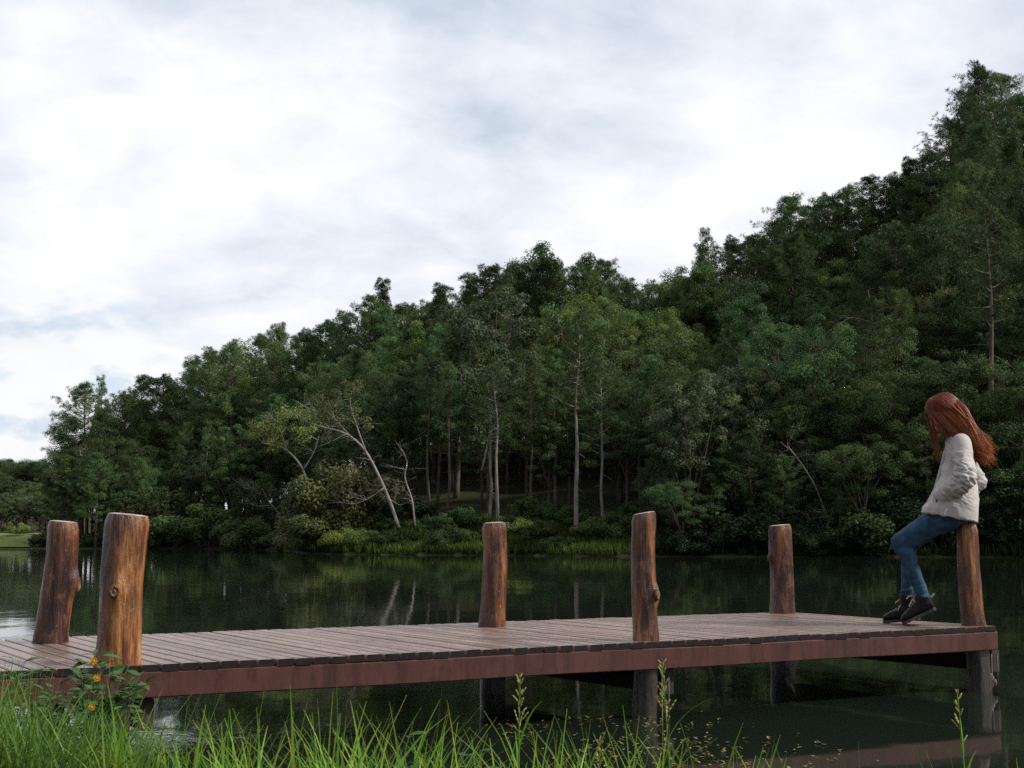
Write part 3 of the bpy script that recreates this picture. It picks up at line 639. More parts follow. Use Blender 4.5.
def board(name,u0,v0,u1,v1,z0,z1,th,m,label=None):
    mb=MB(); a=L3(u0,v0,0); b=L3(u1,v1,0); d=(b-a); ln=d.length; d.normalize(); nrm=Vector((-d.y,d.x,0)); c=.005
    prof=[(-th/2,z0+c),(-th/2+c,z0),(th/2-c,z0),(th/2,z0+c),(th/2,z1-c),(th/2-c,z1),(-th/2+c,z1),(-th/2,z1-c)]
    ns=max(2,int(ln/.4)); rgs=[[a+d*ln*s/ns+nrm*q+Vector((0,0,z+.0025*math.sin(s*1.3+q*40))) for q,z in prof] for s in range(ns+1)]
    mb.rings(rgs); o=mb.build(name,m,pier,False,True)
    if label: o['label']=label
    return o
zt=ZD-.036
board('fascia_board',UL,V0,UR-.02,V0,zt-.118,zt,.045,M['fascia'],'long reddish brown front edge board')
board('fascia_board',UL,VB,UR-.02,VB,zt-.118,zt,.045,M['fascia'])
board('end_board',UR-.045,V0+.025,UR-.045,VB-.025,zt-.118,zt-.002,.045,M['fascia'])
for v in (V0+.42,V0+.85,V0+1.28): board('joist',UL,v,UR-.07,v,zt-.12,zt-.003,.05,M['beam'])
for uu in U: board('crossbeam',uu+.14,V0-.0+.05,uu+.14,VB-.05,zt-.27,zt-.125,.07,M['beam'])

def log_post(p,rb,rt,top,lean,knots,seed,label,bottom=-1.1,bulge=()):
    """a hand-peeled log: wobbling outline, knots, flare at the foot; p is its centre on the deck"""
    rgp=random.Random(seed); n=40; nz=64; zs=np.linspace(bottom,ZD+top,nz); rings=[]
    off=Vector((seed*3.7,seed*1.3,0))
    tilt=rgp.uniform(-.012,.012)
    for z in zs:
        h=(z-ZD)/top; r0=rb+(rt-rb)*max(0,min(1,h)) if h>=0 else rb*(1-.04*h if h>-.3 else 1.0)
        flare=.10*math.exp(-abs(h)*14); cxo=lean[0]*h+0.006*math.sin(h*5+seed); cyo=lean[1]*h
        ring=[]
        for k in range(n):
            a=2*math.pi*k/n; d=Vector((math.cos(a),math.sin(a),0))
            nv=noise.noise(Vector((d.x*1.2,d.y*1.2,z*2.2))+off)*.11+noise.noise(Vector((d.x*2.6,d.y*2.6,z*4.5))+off)*.055+noise.noise(Vector((d.x*7,d.y*7,z*9))+off)*.045
            fl=noise.noise(Vector((d.x*6,d.y*6,z*.7))+off); nv-=.10*max(0,fl-.12)
            r=r0*(1+nv+flare)
            for (kh,ka,ks,kamp) in knots:
                da=(a-ka+math.pi)%(2*math.pi)-math.pi; q=((z-ZD-kh)/ks)**2+(da*r0/ks)**2
                r+=kamp*(math.exp(-q*1.2)-.55*math.exp(-q*9))
            for (bh,bs,ba) in bulge: r+=ba*math.exp(-((z-ZD-bh)/bs)**2)
            if h>.97: r*=1-.10*((h-.97)/.03)**2
            ring.append(Vector((p.x+cxo,p.y+cyo,z+tilt*math.cos(a)*(1 if h>.5 else 0)))+d*r-PO)
        rings.append(ring)
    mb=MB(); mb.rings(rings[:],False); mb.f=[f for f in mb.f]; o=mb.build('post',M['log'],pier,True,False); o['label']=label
    # sawn top as its own face set
    tm=MB(); rim=rings[-1]; c=sum(rim,Vector())/n; r1=[c.lerp(q,.72)+Vector((0,0,.004)) for q in rim]; r2=[c.lerp(q,.36)+Vector((0,0,.005)) for q in rim]
    vs=[q.copy() for q in rim]+r1+r2+[c+Vector((0,0,.005))]; fs=[]
    for k in range(n):
        k2=(k+1)%n; fs+=[(k,k2,n+k2,n+k),(n+k,n+k2,2*n+k2,2*n+k),(2*n+k,2*n+k2,3*n)]
    tm.add(vs,fs); tm.build('sawn_top',M['endgrain'],o,True)
    for (kh,ka,ks,kamp) in knots:
        if kamp<.02: continue
        d=Vector((math.cos(ka),math.sin(ka),0)); z=ZD+kh; ri=min(range(nz),key=lambda i:abs(zs[i]-z)); c=max(rings[ri],key=lambda q:(q-sum(rings[ri],Vector())/n).dot(d))-d*.006
        sd=Vector((-d.y,d.x,0)); km_=MB(); rr=[]
        for i,(f,hh) in enumerate([(1.15,-.012),(1.0,.004),(.85,.011),(.6,.009),(.42,.004),(.25,.008),(.06,.010)]):
            rr.append([c+sd*math.cos(t)*ks*.5*f*(1+.15*math.sin(2*t+seed))+UP_*math.sin(t)*ks*.66*f*(1+.12*math.cos(3*t))+d*hh for t in [2*math.pi*k/18 for k in range(18)]])
        km_.rings(rr); km_.build('knot',M['knot'],o,True)
    return o
UP_=Vector((0,0,1)); CA=-math.pi/2
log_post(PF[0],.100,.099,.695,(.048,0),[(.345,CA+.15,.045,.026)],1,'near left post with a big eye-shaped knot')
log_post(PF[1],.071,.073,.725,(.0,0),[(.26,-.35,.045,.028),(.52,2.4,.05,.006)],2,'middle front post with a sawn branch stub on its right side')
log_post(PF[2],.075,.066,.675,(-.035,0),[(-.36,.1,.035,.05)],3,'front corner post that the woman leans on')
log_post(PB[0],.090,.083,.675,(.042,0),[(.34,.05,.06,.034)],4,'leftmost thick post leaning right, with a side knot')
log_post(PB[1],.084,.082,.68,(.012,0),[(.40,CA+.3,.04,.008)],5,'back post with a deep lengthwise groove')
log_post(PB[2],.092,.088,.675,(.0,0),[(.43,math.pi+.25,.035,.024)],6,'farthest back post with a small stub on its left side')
# thin metal straps hanging below the front board
for (uu,w2,z0,z1) in [(U[2]+.105,.028,zt-.36,zt-.15),(U[1]+.10,.024,zt-.40,zt-.15)]:
    mb=MB(); mb.tube([L3(uu-w2,V0+.03,z1),L3(uu-w2,V0+.03,z0),L3(uu+w2,V0+.03,z0),L3(uu+w2,V0+.03,z1)],.005,6); mb.build('metal_strap',M['rust'],pier,True)


# ------------------------------------------------------------------ the woman leaning on the corner post
skin,nt,b_,o_=mat('skin'); b_.inputs['Base Color'].default_value=(.50,.30,.22,1); b_.inputs['Roughness'].default_value=.5
b_.inputs['Subsurface Weight'].default_value=.1; b_.inputs['Subsurface Radius'].default_value=(.01,.004,.002)
M['skin']=skin
def cloth(name, c0, c1, scale, rough, weave, bump, wr=0):
    m,nt,b,out=mat(name); L=nt.links; tc=N(nt,'ShaderNodeTexCoord')
    n=N(nt,'ShaderNodeTexNoise'); n.inputs['Scale'].default_value=scale; n.inputs['Detail'].default_value=6; L.new(tc.outputs['Object'],n.inputs[0])
    r=ramp(nt,[(.3,c0),(.7,c1)]); L.new(n.outputs[0],r.inputs[0]); L.new(r.outputs[0],b.inputs['Base Color'])
    b.inputs['Roughness'].default_value=rough; b.inputs['Specular IOR Level'].default_value=.25
    n2=N(nt,'ShaderNodeTexNoise'); n2.inputs['Scale'].default_value=weave; n2.inputs['Detail'].default_value=4; L.new(tc.outputs['Object'],n2.inputs[0])
    bp=N(nt,'ShaderNodeBump'); bp.inputs['Strength'].default_value=bump; bp.inputs['Distance'].default_value=.006; L.new(n2.outputs[0],bp.inputs['Height']); L.new(bp.outputs[0],b.inputs['Normal'])
    return m
M['jacket']=cloth('beige_jacket_cloth',(.37,.34,.325),(.455,.42,.405),6,.75,28,.35)
M['jacket_dark']=cloth('jacket_lining',(.05,.045,.045),(.09,.08,.078),10,.8,40,.2)
M['denim']=cloth('blue_denim',(.008,.026,.052),(.032,.082,.140),14,.8,60,.35)
M['boot']=cloth('dark_boot_leather',(.003,.003,.0035),(.009,.0085,.008),14,.6,40,.3)
M['sole']=cloth('boot_sole_rubber',(.035,.033,.032),(.07,.066,.06),14,.7,40,.2)
M['lace']=cloth('pale_laces',(.32,.30,.28),(.42,.4,.37),20,.8,60,.2)
M['button']=cloth('pale_zip',(.35,.33,.31),(.45,.43,.4),20,.5,60,.2)
M['eye'],_,b_,_o=mat('eye'); b_.inputs['Base Color'].default_value=(.03,.018,.012,1); b_.inputs['Roughness'].default_value=.15
M['lip'],_,b_,_o=mat('lips'); b_.inputs['Base Color'].default_value=(.42,.13,.11,1); b_.inputs['Roughness'].default_value=.4
def hair_mat():
    m,nt,b,out=mat('auburn_hair'); L=nt.links
    at=N(nt,'ShaderNodeAttribute',attribute_name='tint'); L.new(at.outputs['Color'],b.inputs['Base Color'])
    b.inputs['Roughness'].default_value=.5; b.inputs['Specular IOR Level'].default_value=.3
    return m
M['hair']=hair_mat()

YAW=R(14); FWv=Vector((-math.cos(YAW),math.sin(YAW),0)); LFv=Vector((-math.sin(YAW),-math.cos(YAW),0))
woman=empty('person',(PF[2].x,PF[2].y,ZD)); WO=Vector(woman.location)
tag(woman,'woman with long auburn hair, beige jacket and jeans leaning on the corner post','person')
def P3(u,v,z): return FWv*u+LFv*v+Vector((0,0,z))
def ell(c,a,b,ax=None,n=28,pw=2.3):
    """ring round centre c=(u,v,z): a along the forward vector (tilted by dz), b sideways"""
    fw=ax or P3(1,0,0); out=[]
    for k in range(n):
        t=2*math.pi*k/n; ct,st=math.cos(t),math.sin(t)
        x=math.copysign(abs(ct)**(2/pw),ct); y=math.copysign(abs(st)**(2/pw),st)
        out.append(P3(*c)+fw*a*x+LFv*b*y)
    return out
def tubeW(mb,pts,rad,n=16,m=5,flat=1.0):
    q=spline([P3(*p) for p in pts],m); mb.tube(q,[float(x) for x in interp(rad,len(q))],n,True,flat)
def remesh(o,vox,sm=4,fac=.5):
    return evaluated(o,[('REMESH',dict(mode='VOXEL',voxel_size=vox,use_smooth_shade=True)),('SMOOTH',dict(factor=fac,iterations=sm))])
def displace(o,fn):
    me=o.data; n=len(me.vertices); co_=np.empty(n*3,np.float32); no=np.empty(n*3,np.float32)
    me.vertices.foreach_get('co',co_); me.vertices.foreach_get('normal',no); co_=co_.reshape(-1,3); no=no.reshape(-1,3)
    for i in range(n):
        p=Vector(co_[i]); co_[i]+=no[i]*fn(p)
    me.vertices.foreach_set('co',co_.ravel()); me.update()
def local(p): return p.dot(FWv),p.dot(LFv),p.z

# --- body: one continuous surface
hip_l=(.09,.10,.77); knee_l=(.475,.105,.545); ank_l=(.325,.10,.17)
hip_r=(.11,-.09,.77); knee_r=(.43,-.075,.535); ank_r=(.425,-.085,.17)
HC=Vector((.150,0,1.425)); HT=R(30)      # head centre, chin-down tilt
def hp(f,s,u):
    """head frame: f forward out of the face, s to her left, u up the skull"""
    c,s_=math.cos(HT),math.sin(HT)
    return P3(HC.x+f*c+u*s_, s, HC.z-f*s_+u*c)
bm_=MB()
tubeW(bm_,[(.10,0,.74),(.095,0,.90),(.080,0,1.02),(.066,0,1.13),(.065,0,1.20)],[.105,.095,.085,.080,.06],20)
tubeW(bm_,[(.06,.12,1.14),(.06,0,1.18),(.06,-.12,1.14)],[.038,.055,.038])
tubeW(bm_,[(.070,0,1.19),(.095,0,1.28),(.130,0,1.35),(.148,0,1.40)],[.062,.048,.046,.052])
for h,k,a,s in ((hip_l,knee_l,ank_l,1),(hip_r,knee_r,ank_r,-1)):
    tubeW(bm_,[(h[0]-.02,h[1]*.9,h[2]),tuple((h[i]+k[i])/2+(.01 if i==2 else 0) for i in range(3)),k],[.075,.058,.036])
    tubeW(bm_,[k,tuple(k[i]*.65+a[i]*.35-(.015 if i==0 else 0) for i in range(3)),a,(a[0]+.0,a[1],a[2]-.05)],[.036,.038,.028,.028])
    tubeW(bm_,[(a[0]-.0,a[1],a[2]-.05),(a[0]+.02,a[1],.095),(a[0]+.05,a[1],.062)],[.026,.022,.016])
elb={1:(.040,.245,.965),-1:(-.050,-.205,.955)}; wri={1:(.145,.105,.86),-1:(.11,-.10,.86)}
for s in (1,-1):
    e,w_=elb[s],wri[s]
    tubeW(bm_,[(.055,.13*s,1.14),tuple(((.055,.13*s,1.14)[i]+e[i])/2 for i in range(3)),e],[.038,.036,.032])
    tubeW(bm_,[e,tuple((e[i]+w_[i])/2 for i in range(3)),w_],[.037,.034,.024])
    d=Vector(P3(*w_)-P3(*e)).normalized()
    hw=Vector(w_)
    # hand in the pocket: palm, four fingers, thumb
    tubeW(bm_,[w_,(w_[0]+.035,w_[1]-.005*s,w_[2]-.035),(w_[0]+.06,w_[1]-.01*s,w_[2]-.055)],[.024,.032,.028],10,4,.6)
    for j in range(4):
        o2=(j-1.5)*.016; tubeW(bm_,[(w_[0]+.055+o2*.5,w_[1]-.01*s,w_[2]-.055-o2*.5),(w_[0]+.085+o2*.5,w_[1]-.02*s,w_[2]-.082-o2*.5),(w_[0]+.098+o2*.4,w_[1]-.035*s,w_[2]-.105)],[.0095,.009,.007],8,4)
    tubeW(bm_,[(w_[0]+.03,w_[1]-.02*s,w_[2]-.01),(w_[0]+.06,w_[1]-.03*s,w_[2]-.015),(w_[0]+.08,w_[1]-.035*s,w_[2]-.03)],[.013,.011,.008],8,4)
# head: rings from crown to chin in the head frame
hr=[(.112,.02,.030,.028),(.098,.005,.066,.058),(.07,-.004,.090,.070),(.035,-.008,.098,.0745),(.0,-.004,.097,.073),(-.03,.006,.088,.068),(-.06,.022,.070,.060),(-.085,.036,.052,.048),(-.105,.048,.036,.034),(-.116,.056,.018,.018)]
rg_=[]
for u,fc,a,b2 in hr:
    rg_.append([hp(fc+a*math.cos(2*math.pi*k/28),b2*math.sin(2*math.pi*k/28),u) for k in range(28)])
hb=MB(); hb.rings(rg_)
# nose, brow, lips, ears, chin
def blobT(pts,rad): hb.tube([hp(*p) for p in pts],rad,10)
blobT([(.088,0,.018),(.100,0,-.012),(.114,0,-.034),(.100,0,-.044)],[.008,.010,.0135,.010])
blobT([(.098,.012,-.040),(.104,-.0,-.040),(.098,-.012,-.040)],[.007,.009,.007])
blobT([(.080,-.045,.026),(.094,-.018,.026),(.094,.018,.026),(.080,.045,.026)],[.007,.010,.010,.007])
blobT([(.083,-.022,-.066),(.097,0,-.064),(.083,.022,-.066)],[.006,.009,.006])
blobT([(.072,-.02,-.098),(.086,0,-.100),(.072,.02,-.098)],[.012,.014,.012])
for s in (1,-1): blobT([(-.002,.068*s,.028),(-.010,.072*s,.008),(-.002,.068*s,-.022)],[.007,.013,.008])
bm_.add(hb.v,hb.f)
body=bm_.build('body',M['skin'],woman,True); remesh(body,.0055,3)
for p in body.data.polygons: p.use_smooth=True
if not body.data.materials: body.data.materials.append(M['skin'])
for s in (1,-1):
    mb=MB(); c=hp(.083,.030*s,.004); rings=[]
    for i in range(7):
        t=math.pi*i/6; rings.append([c+(hp(math.cos(t),0,0)-hp(0,0,0))*.0125+(hp(0,math.sin(t)*math.cos(k*math.pi/5),math.sin(t)*math.sin(k*math.pi/5))-hp(0,0,0))*.0135 for k in range(10)])
    mb.rings(rings); mb.build('eye',M['eye'],woman,True)
    mb=MB(); mb.tube([hp(.086,.014*s,.030),hp(.091,.028*s,.034),hp(.080,.046*s,.029)],[.003,.004,.002],6); mb.build('eyebrow',M['eye'],woman,True)
mb=MB(); mb.tube([hp(.089,-.023,-.067),hp(.1015,0,-.064),hp(.089,.023,-.067)],[.003,.0075,.003],8); mb.build('mouth',M['lip'],woman,True)

# --- jeans
jm=MB()
for h,k,a,s in ((hip_l,knee_l,ank_l,1),(hip_r,knee_r,ank_r,-1)):
    tubeW(jm,[(h[0]-.045,h[1]*.85,h[2]+.01),tuple(h[i]*.66+k[i]*.34 for i in range(3)),tuple(h[i]*.3+k[i]*.7 for i in range(3)),(k[0]-.012,k[1],k[2]-.004)],[.095,.088,.076,.066],20,7)
    tubeW(jm,[(k[0]-.016,k[1],k[2]+.004),tuple(k[i]*.78+a[i]*.22-(.022 if i==0 else 0) for i in range(3)),tuple(k[i]*.45+a[i]*.55-(.016 if i==0 else 0) for i in range(3)),(a[0],a[1],a[2]+.03),(a[0]+.004,a[1],a[2]-.005)],[.061,.055,.047,.041,.041],20,7)
for k in (knee_l,knee_r): tubeW(jm,[(k[0]-.075,k[1],k[2]),(k[0]-.045,k[1],k[2]),(k[0]-.01,k[1],k[2]),(k[0]+.03,k[1],k[2]-.004),(k[0]+.052,k[1],k[2]-.006)],[.02,.055,.066,.055,.012],18,4)
tubeW(jm,[(.085,0,.70),(.10,0,.77),(.11,0,.90)],[.10,.125,.115],22)
jeans=jm.build('jeans',M['denim'],woman,True); remesh(jeans,.0075,4)
if not jeans.data.materials: jeans.data.materials.append(M['denim'])
def jw(p):
    u,v,z=local(p); s=1 if v>.01 else -1; k=knee_l if s>0 else knee_r; a=ank_l if s>0 else ank_r
    dk_=math.exp(-((u-k[0])**2+(z-k[2])**2)/.010); da=math.exp(-((z-a[2]-.04)/.06)**2); dh=math.exp(-((u-.15)/.12)**2)*(z>.6)
    q=Vector((u*1.0,v*1.3,z*1.0)); w1=noise.noise(Vector((u*14+z*26,v*10,z*10-u*20))+Vector((3,1,s*5))); w2=noise.noise(Vector((u*6,v*6,z*44+u*10))+Vector((9,s*3,2)))
    return (.012*dk_+.006*dh+.0035)*w1+.011*da*w2+.0015*noise.noise(q*30)
displace(jeans,jw)

# --- boots
def boot(a,toe,heel,s,label=None):
    a=Vector(a); toe=Vector(toe); heel=Vector(heel); fd=(toe-heel); ln=fd.length; fd.normalize(); upv=Vector((-fd.z,0,fd.x)); 
    if upv.z<0: upv=-upv
    def q(f,sd,u): p=heel+fd*(f*ln)+upv*u; return P3(p.x,a.y+sd,p.z)
    bmq=MB(); secs=[(-.01,.030,.075,.016),(.04,.036,.088,.004),(.18,.038,.095,0),(.36,.039,.098,0),(.52,.042,.084,0),(.68,.045,.066,0),(.82,.044,.055,0),(.93,.036,.045,.002),(1.0,.020,.030,.006)]
    rings=[]
    for f,w_,h,z0 in secs:
        rr=[]
        for k in range(20):
            t=2*math.pi*k/20; ct,st=math.cos(t),math.sin(t); y=math.copysign(abs(ct)**.8,ct)*w_; z=(z0+h)/2+math.copysign(abs(st)**.75,st)*(h-z0)/2; rr.append(q(f,y,z+.016))
        rings.append(rr)
    bmq.rings(rings)
    m0=heel+fd*(.24*ln)+upv*.06; A=Vector((a.x,a.y,a.z))
    bmq.tube([P3(m0.x,a.y,m0.z),P3((m0.x+A.x)/2,a.y,(m0.z+A.z)/2+.005),P3(A.x,a.y,A.z+.0),P3(A.x-.004,a.y,A.z+.025)],[.046,.049,.052,.054],18)
    o=bmq.build('boot',M['boot'],woman,True); remesh(o,.005,3)
    if not o.data.materials: o.data.materials.append(M['boot'])
    displace(o,lambda p:.0022*noise.noise(p*34)+.0012*noise.noise(p*90))
    sm=MB(); rings=[]
    for f,w_ in [(-.02,.026),(.05,.037),(.2,.040),(.38,.037),(.55,.042),(.7,.048),(.84,.047),(.95,.037),(1.015,.020)]:
        rings.append([q(f,w_,0.0),q(f,w_*1.02,.02),q(f,-w_*1.02,.02),q(f,-w_,0.0)])
    sm.rings(rings); sm.build('sole',M['sole'],o)
    lm=MB()
    for i in range(5):
        f=.40+.085*i; h=[.118,.106,.093,.083,.076][i]-.004; w_=.026
        lm.tube([q(f,w_,h-.018),q(f+.03,0,h+.001),q(f+.045,-w_,h-.02)],[.0028]*3,5); lm.tube([q(f,-w_,h-.018),q(f+.03,0,h+.003),q(f+.045,w_,h-.02)],[.0028]*3,5)
    t0=q(.37,0,.125)
    for sg in (1,-1):
        lm.tube(bez([t0,t0+P3(.03,.03*sg,.035),t0+P3(.055,.035*sg,-.005)],6),[.0032]*7,5); lm.tube(bez([t0,t0+P3(.02,.02*sg,.0),t0+P3(.04,.045*sg,-.055)],6),[.0028]*7,5)
    hl=MB(); hl.tube([P3(A.x-.05,a.y,A.z+.02),P3(A.x-.075,a.y,A.z+.045)],[.008,.006],6); hl.build('heel_loop',M['lace'],o)
    lm.build('laces',M['lace'],o)
    return o
boot(ank_l,(.455,.10,.004),(.245,.10,.105),1)
boot(ank_r,(.585,-.085,.001),(.345,-.085,.028),-1)

# --- jacket: torso shell and both sleeves grown together
km=MB(); tl=lambda dz: P3(1,0,dz).normalized()
secs=[((.138,0,.718),.180,.216,.2),((.130,0,.755),.176,.214,.2),((.112,0,.81),.160,.200,.09),((.088,0,.90),.136,.170,.05),((.074,0,.99),.118,.156,.02),((.062,0,1.08),.104,.152,0),((.060,0,1.15),.093,.156,0),((.060,0,1.20),.084,.150,0),((.068,0,1.24),.070,.112,0),((.080,0,1.27),.060,.080,0),((.094,0,1.295),.054,.060,.15)]
km.rings([ell(c,a,b2,tl(t),44,3.4 if i<3 else (2.7 if i==3 else 2.25)) for i,(c,a,b2,t) in enumerate(secs)])
def sleeve(sh,e,w_,s):
    mid=tuple((sh[i]+e[i])/2 for i in range(3)); m2=tuple((e[i]+w_[i])/2 for i in range(3))
    pts=spline([P3(sh[0]+.005,sh[1]*.35,sh[2]+.022),P3(sh[0],sh[1]*.95,sh[2]+.004),P3(*mid),P3(*e),P3(*m2),P3(*w_)],14); n=len(pts); rad=[]
    base=interp([.056,.067,.065,.066,.058,.050],n)
    for i in range(n):
        t=i/(n-1); bunch=smooth(.42,.55,t)*(1-smooth(.86,1,t))
        rad.append(base[i]*(1+.08*bunch*math.sin(i*.95+.9*math.sin(i*.5))))
    km.tube(pts,rad,22)
sleeve((.048,.125,1.20),elb[1],(.205,.150,.845),1); sleeve((.055,-.125,1.185),elb[-1],(.14,-.15,.84),-1)
jk=km.build('jacket',M['jacket'],woman,True); remesh(jk,.0055,2,.5)
if not jk.data.materials: jk.data.materials.append(M['jacket'])
def kw(p):
    u,v,z=local(p); e=elb[1] if v>0 else elb[-1]
    arm=math.exp(-(((u-e[0]-.03)/.10)**2+((z-e[2]+.0)/.13)**2))*smooth(.13,.19,abs(v))
    w1=noise.noise(Vector((u*19,v*8,z*42-u*20))+Vector((1,2,3))); w1=1-2.6*abs(w1)+.5*noise.noise(Vector((u*50,v*30,z*60)))
    w2=noise.noise(Vector((u*9+z*4,v*8,z*7-u*6))+Vector((7,2,5)))
    hem=math.exp(-((z-(.70+.13*(u-.14)))/.05)**2); w3=noise.noise(Vector((u*14,v*14,z*3)))*1.6
    drape=1-2*abs(noise.noise(Vector((u*11+z*7,v*5,z*5-u*8))+Vector((2,8,4))))
    return 00.017*arm*w1+.007*w2*(1-arm)+.004*hem*w3+.008*drape*(1-arm)*(z<1.15)
displace(jk,kw)
# front placket, hem band, collar, pocket welt
mb=MB(); fr=[(.304,.012,.745),(.271,.012,.82),(.228,.012,.90),(.198,.012,.99),(.172,.012,1.08),(.154,.012,1.15),(.141,.010,1.19),(.136,.006,1.25)]
mb.tube(spline([P3(*p) for p in fr],5),.008,8,True,1.6); mb.build('front_zip',M['button'],jk,True)
mb=MB(); rings=[]
for c,a,b2,t in [((.086,0,1.255),.070,.080,.0),((.096,0,1.29),.066,.072,.12),((.106,0,1.32),.064,.068,.16),((.106,0,1.322),.058,.062,.16),((.096,0,1.288),.058,.064,.12)]: rings.append(ell(c,a,b2,tl(t),30,2.1))
mb.rings(rings,False); mb.build('collar',M['jacket_dark'],jk,True)
mb=MB(); mb.tube([P3(.225,.165,.865),P3(.222,.178,.82),P3(.205,.19,.775)],[.006,.010,.006],8,True,.5); mb.build('pocket_welt',M['jacket_dark'],jk,True)

# --- hair: scalp shell and several hundred locks
hm=MB(); rgh=random.Random(17)
def hcol(t,j):
    root=Vector((.080,.018,.008)); mid_=Vector((.21,.050,.015)); tip=Vector((.38,.12,.036)); c=root.lerp(mid_,min(1,t*2.2)) if t<.45 else mid_.lerp(tip,(t-.45)/.55); return tuple(c*j)
cap_=[]
for u,fc,a,b2 in [(.128,.006,.012,.012),(.121,.0,.046,.040),(.106,-.006,.078,.064),(.076,-.011,.096,.079),(.040,-.018,.100,.084),(.0,-.032,.092,.083),(-.04,-.048,.074,.074),(-.08,-.055,.058,.060)]:
    cap_.append([hp(fc+a*math.cos(2*math.pi*k/30),b2*math.sin(2*math.pi*k/30),u) for k in range(30)])
hm.cur=hcol(.12,.75); hm.rings(cap_)
def lock(pts,r,j,t0=.1,t1=1.0,n=10,flat=.45):
    q=bez(pts,n); o0=len(hm.v); wa=rgh.uniform(.001,.007); wp=rgh.uniform(0,6.28); wv=rvec(rgh)
    q=[p+wv*wa*(i/n)**1.5*math.sin(i*1.25+wp) for i,p in enumerate(q)]; hm.tube(q,[r*(.75+.45*math.sin(math.pi*min(1,i/n*1.15)))*(1 if i<n-2 else (.7 if i<n-1 else .25)) for i in range(n+1)],5,True,flat)
    k=0
    for i in range(n+1):
        c=hcol(t0+(t1-t0)*i/n,j)
        for _ in range(5): hm.c[o0+k]=c; k+=1
def hv(u,v,z): return P3(u,v,z)
# fine strands combed over the whole scalp
def cap_at(i,k):
    i0=int(i); f=i-i0; k0=int(k)%30; a=cap_[i0][k0].lerp(cap_[i0][(k0+1)%30],k%1); b=cap_[min(i0+1,7)][k0].lerp(cap_[min(i0+1,7)][(k0+1)%30],k%1); return a.lerp(b,f)
ctr=hp(0,0,0)
for n_ in range(900):
    k=rgh.uniform(0,30); i0=rgh.uniform(0,3.5); i1=min(6.9,i0+rgh.uniform(2,4)); tw=(1 if k<15 else -1)*rgh.uniform(.3,2.4); q=[]
    for j in range(6):
        t=j/5; p=cap_at(i0+(i1-i0)*t,(k+tw*t)%30); q.append(p+(p-ctr).normalized()*rgh.uniform(.002,.007))
    o0=len(hm.v); hm.tube(q,[.0022,.0034,.0036,.0034,.003,.001],4,True,.8); jv=rgh.uniform(.6,1.4)
    for v_ in range(len(hm.v)-o0): hm.c[o0+v_]=hcol(.05+.35*(v_/24),jv)
def fan(q,r,j,t0,t1,k):
    """k fine strands running along the same lock"""
    for _ in range(k):
        o_=Vector((rgh.gauss(0,1),rgh.gauss(0,1),rgh.gauss(0,1)))*r; o2=Vector((rgh.gauss(0,1),rgh.gauss(0,1),rgh.gauss(0,1)))*r*1.3
        pts=[p+o_.lerp(o2,i/(len(q)-1))*(.25 if i==0 else .8) for i,p in enumerate(q)]
        lock(pts,rgh.uniform(.0016,.0034),j*rgh.uniform(.72,1.3),t0,t1,9,.8)
# main mass swept back over the shoulder
for i in range(520):
    s=1 if rgh.random()<.62 else -1; a=rgh.uniform(-1.15,1.0)
    f=.088*a; uu=.122-.05*max(0,a-.25)**1.5-.055*max(0,-a)**1.6; rt=hp(f,.006*s+rgh.uniform(-.006,.006),uu)
    side=rgh.uniform(.15,1.0)
    m1=hp((f*.65-.035) if a>-.2 else f-.04,s*(.084+.016*rgh.random())*side,.060+.03*a if a>-.3 else .03+.05*(a+.3))
    te=rgh.random()
    m2=hv(.075-.10*(1-a)*.4+rgh.gauss(0,.014),s*.095*side+.02,1.36+rgh.gauss(0,.018)+.03*(1-a)); end_v=.03+s*.05*rgh.random()+rgh.gauss(0,.015)
    m3=hv(-.01+rgh.gauss(0,.022),end_v+.03*s,1.265+rgh.gauss(0,.030)+.025*(1-a))
    cut=rgh.choice([1,1,1,.92,.8,.66]); end=hv((-.130+rgh.gauss(0,.020)+.05*te)*cut,end_v,1.265+(1.135+rgh.gauss(0,.036)+.02*te-1.265)*cut)
    fan([rt,m1,m2,m3,end+P3(rgh.gauss(0,.016),rgh.gauss(0,.012),rgh.gauss(0,.018))],.007,rgh.uniform(.6,1.35),.02,1.0,6)
for i in range(14):
    c=hv(-.10+rgh.gauss(0,.022),.035+rgh.gauss(0,.03),1.155+rgh.gauss(0,.032))
    fan([c+P3(.05,0,.035),c+P3(.0,.01,.02),c+P3(-.042,0,.0),c+P3(-.03,.01,-.045),c+P3(.010,0,-.035)],.004,rgh.uniform(.6,1.2),.5,.95,4)
# locks hanging in front of the face and chest, mostly on her far side
for i in range(40):
    s=-1 if rgh.random()<.7 else 1; a=rgh.uniform(.7,1.0)
    rt=hp(.088*a,.008*s,.118-.03*a); m1=hp(.100+rgh.gauss(0,.006)-.02*(s>0),s*rgh.uniform(.055,.088),.05); m2=hv(.232+rgh.gauss(0,.010),s*rgh.uniform(.055,.085),1.335)
    L_=rgh.uniform(.55,1.0); end=hv(.190+rgh.gauss(0,.010),s*rgh.uniform(.04,.09),1.31-.22*L_); m3=hv(.222+rgh.gauss(0,.010),s*.075,1.24)
    if s>0 and rgh.random()<.45: continue
    fan([rt,m1,m2,m3,end],.005,rgh.uniform(.5,1.0),.02,.7,4)
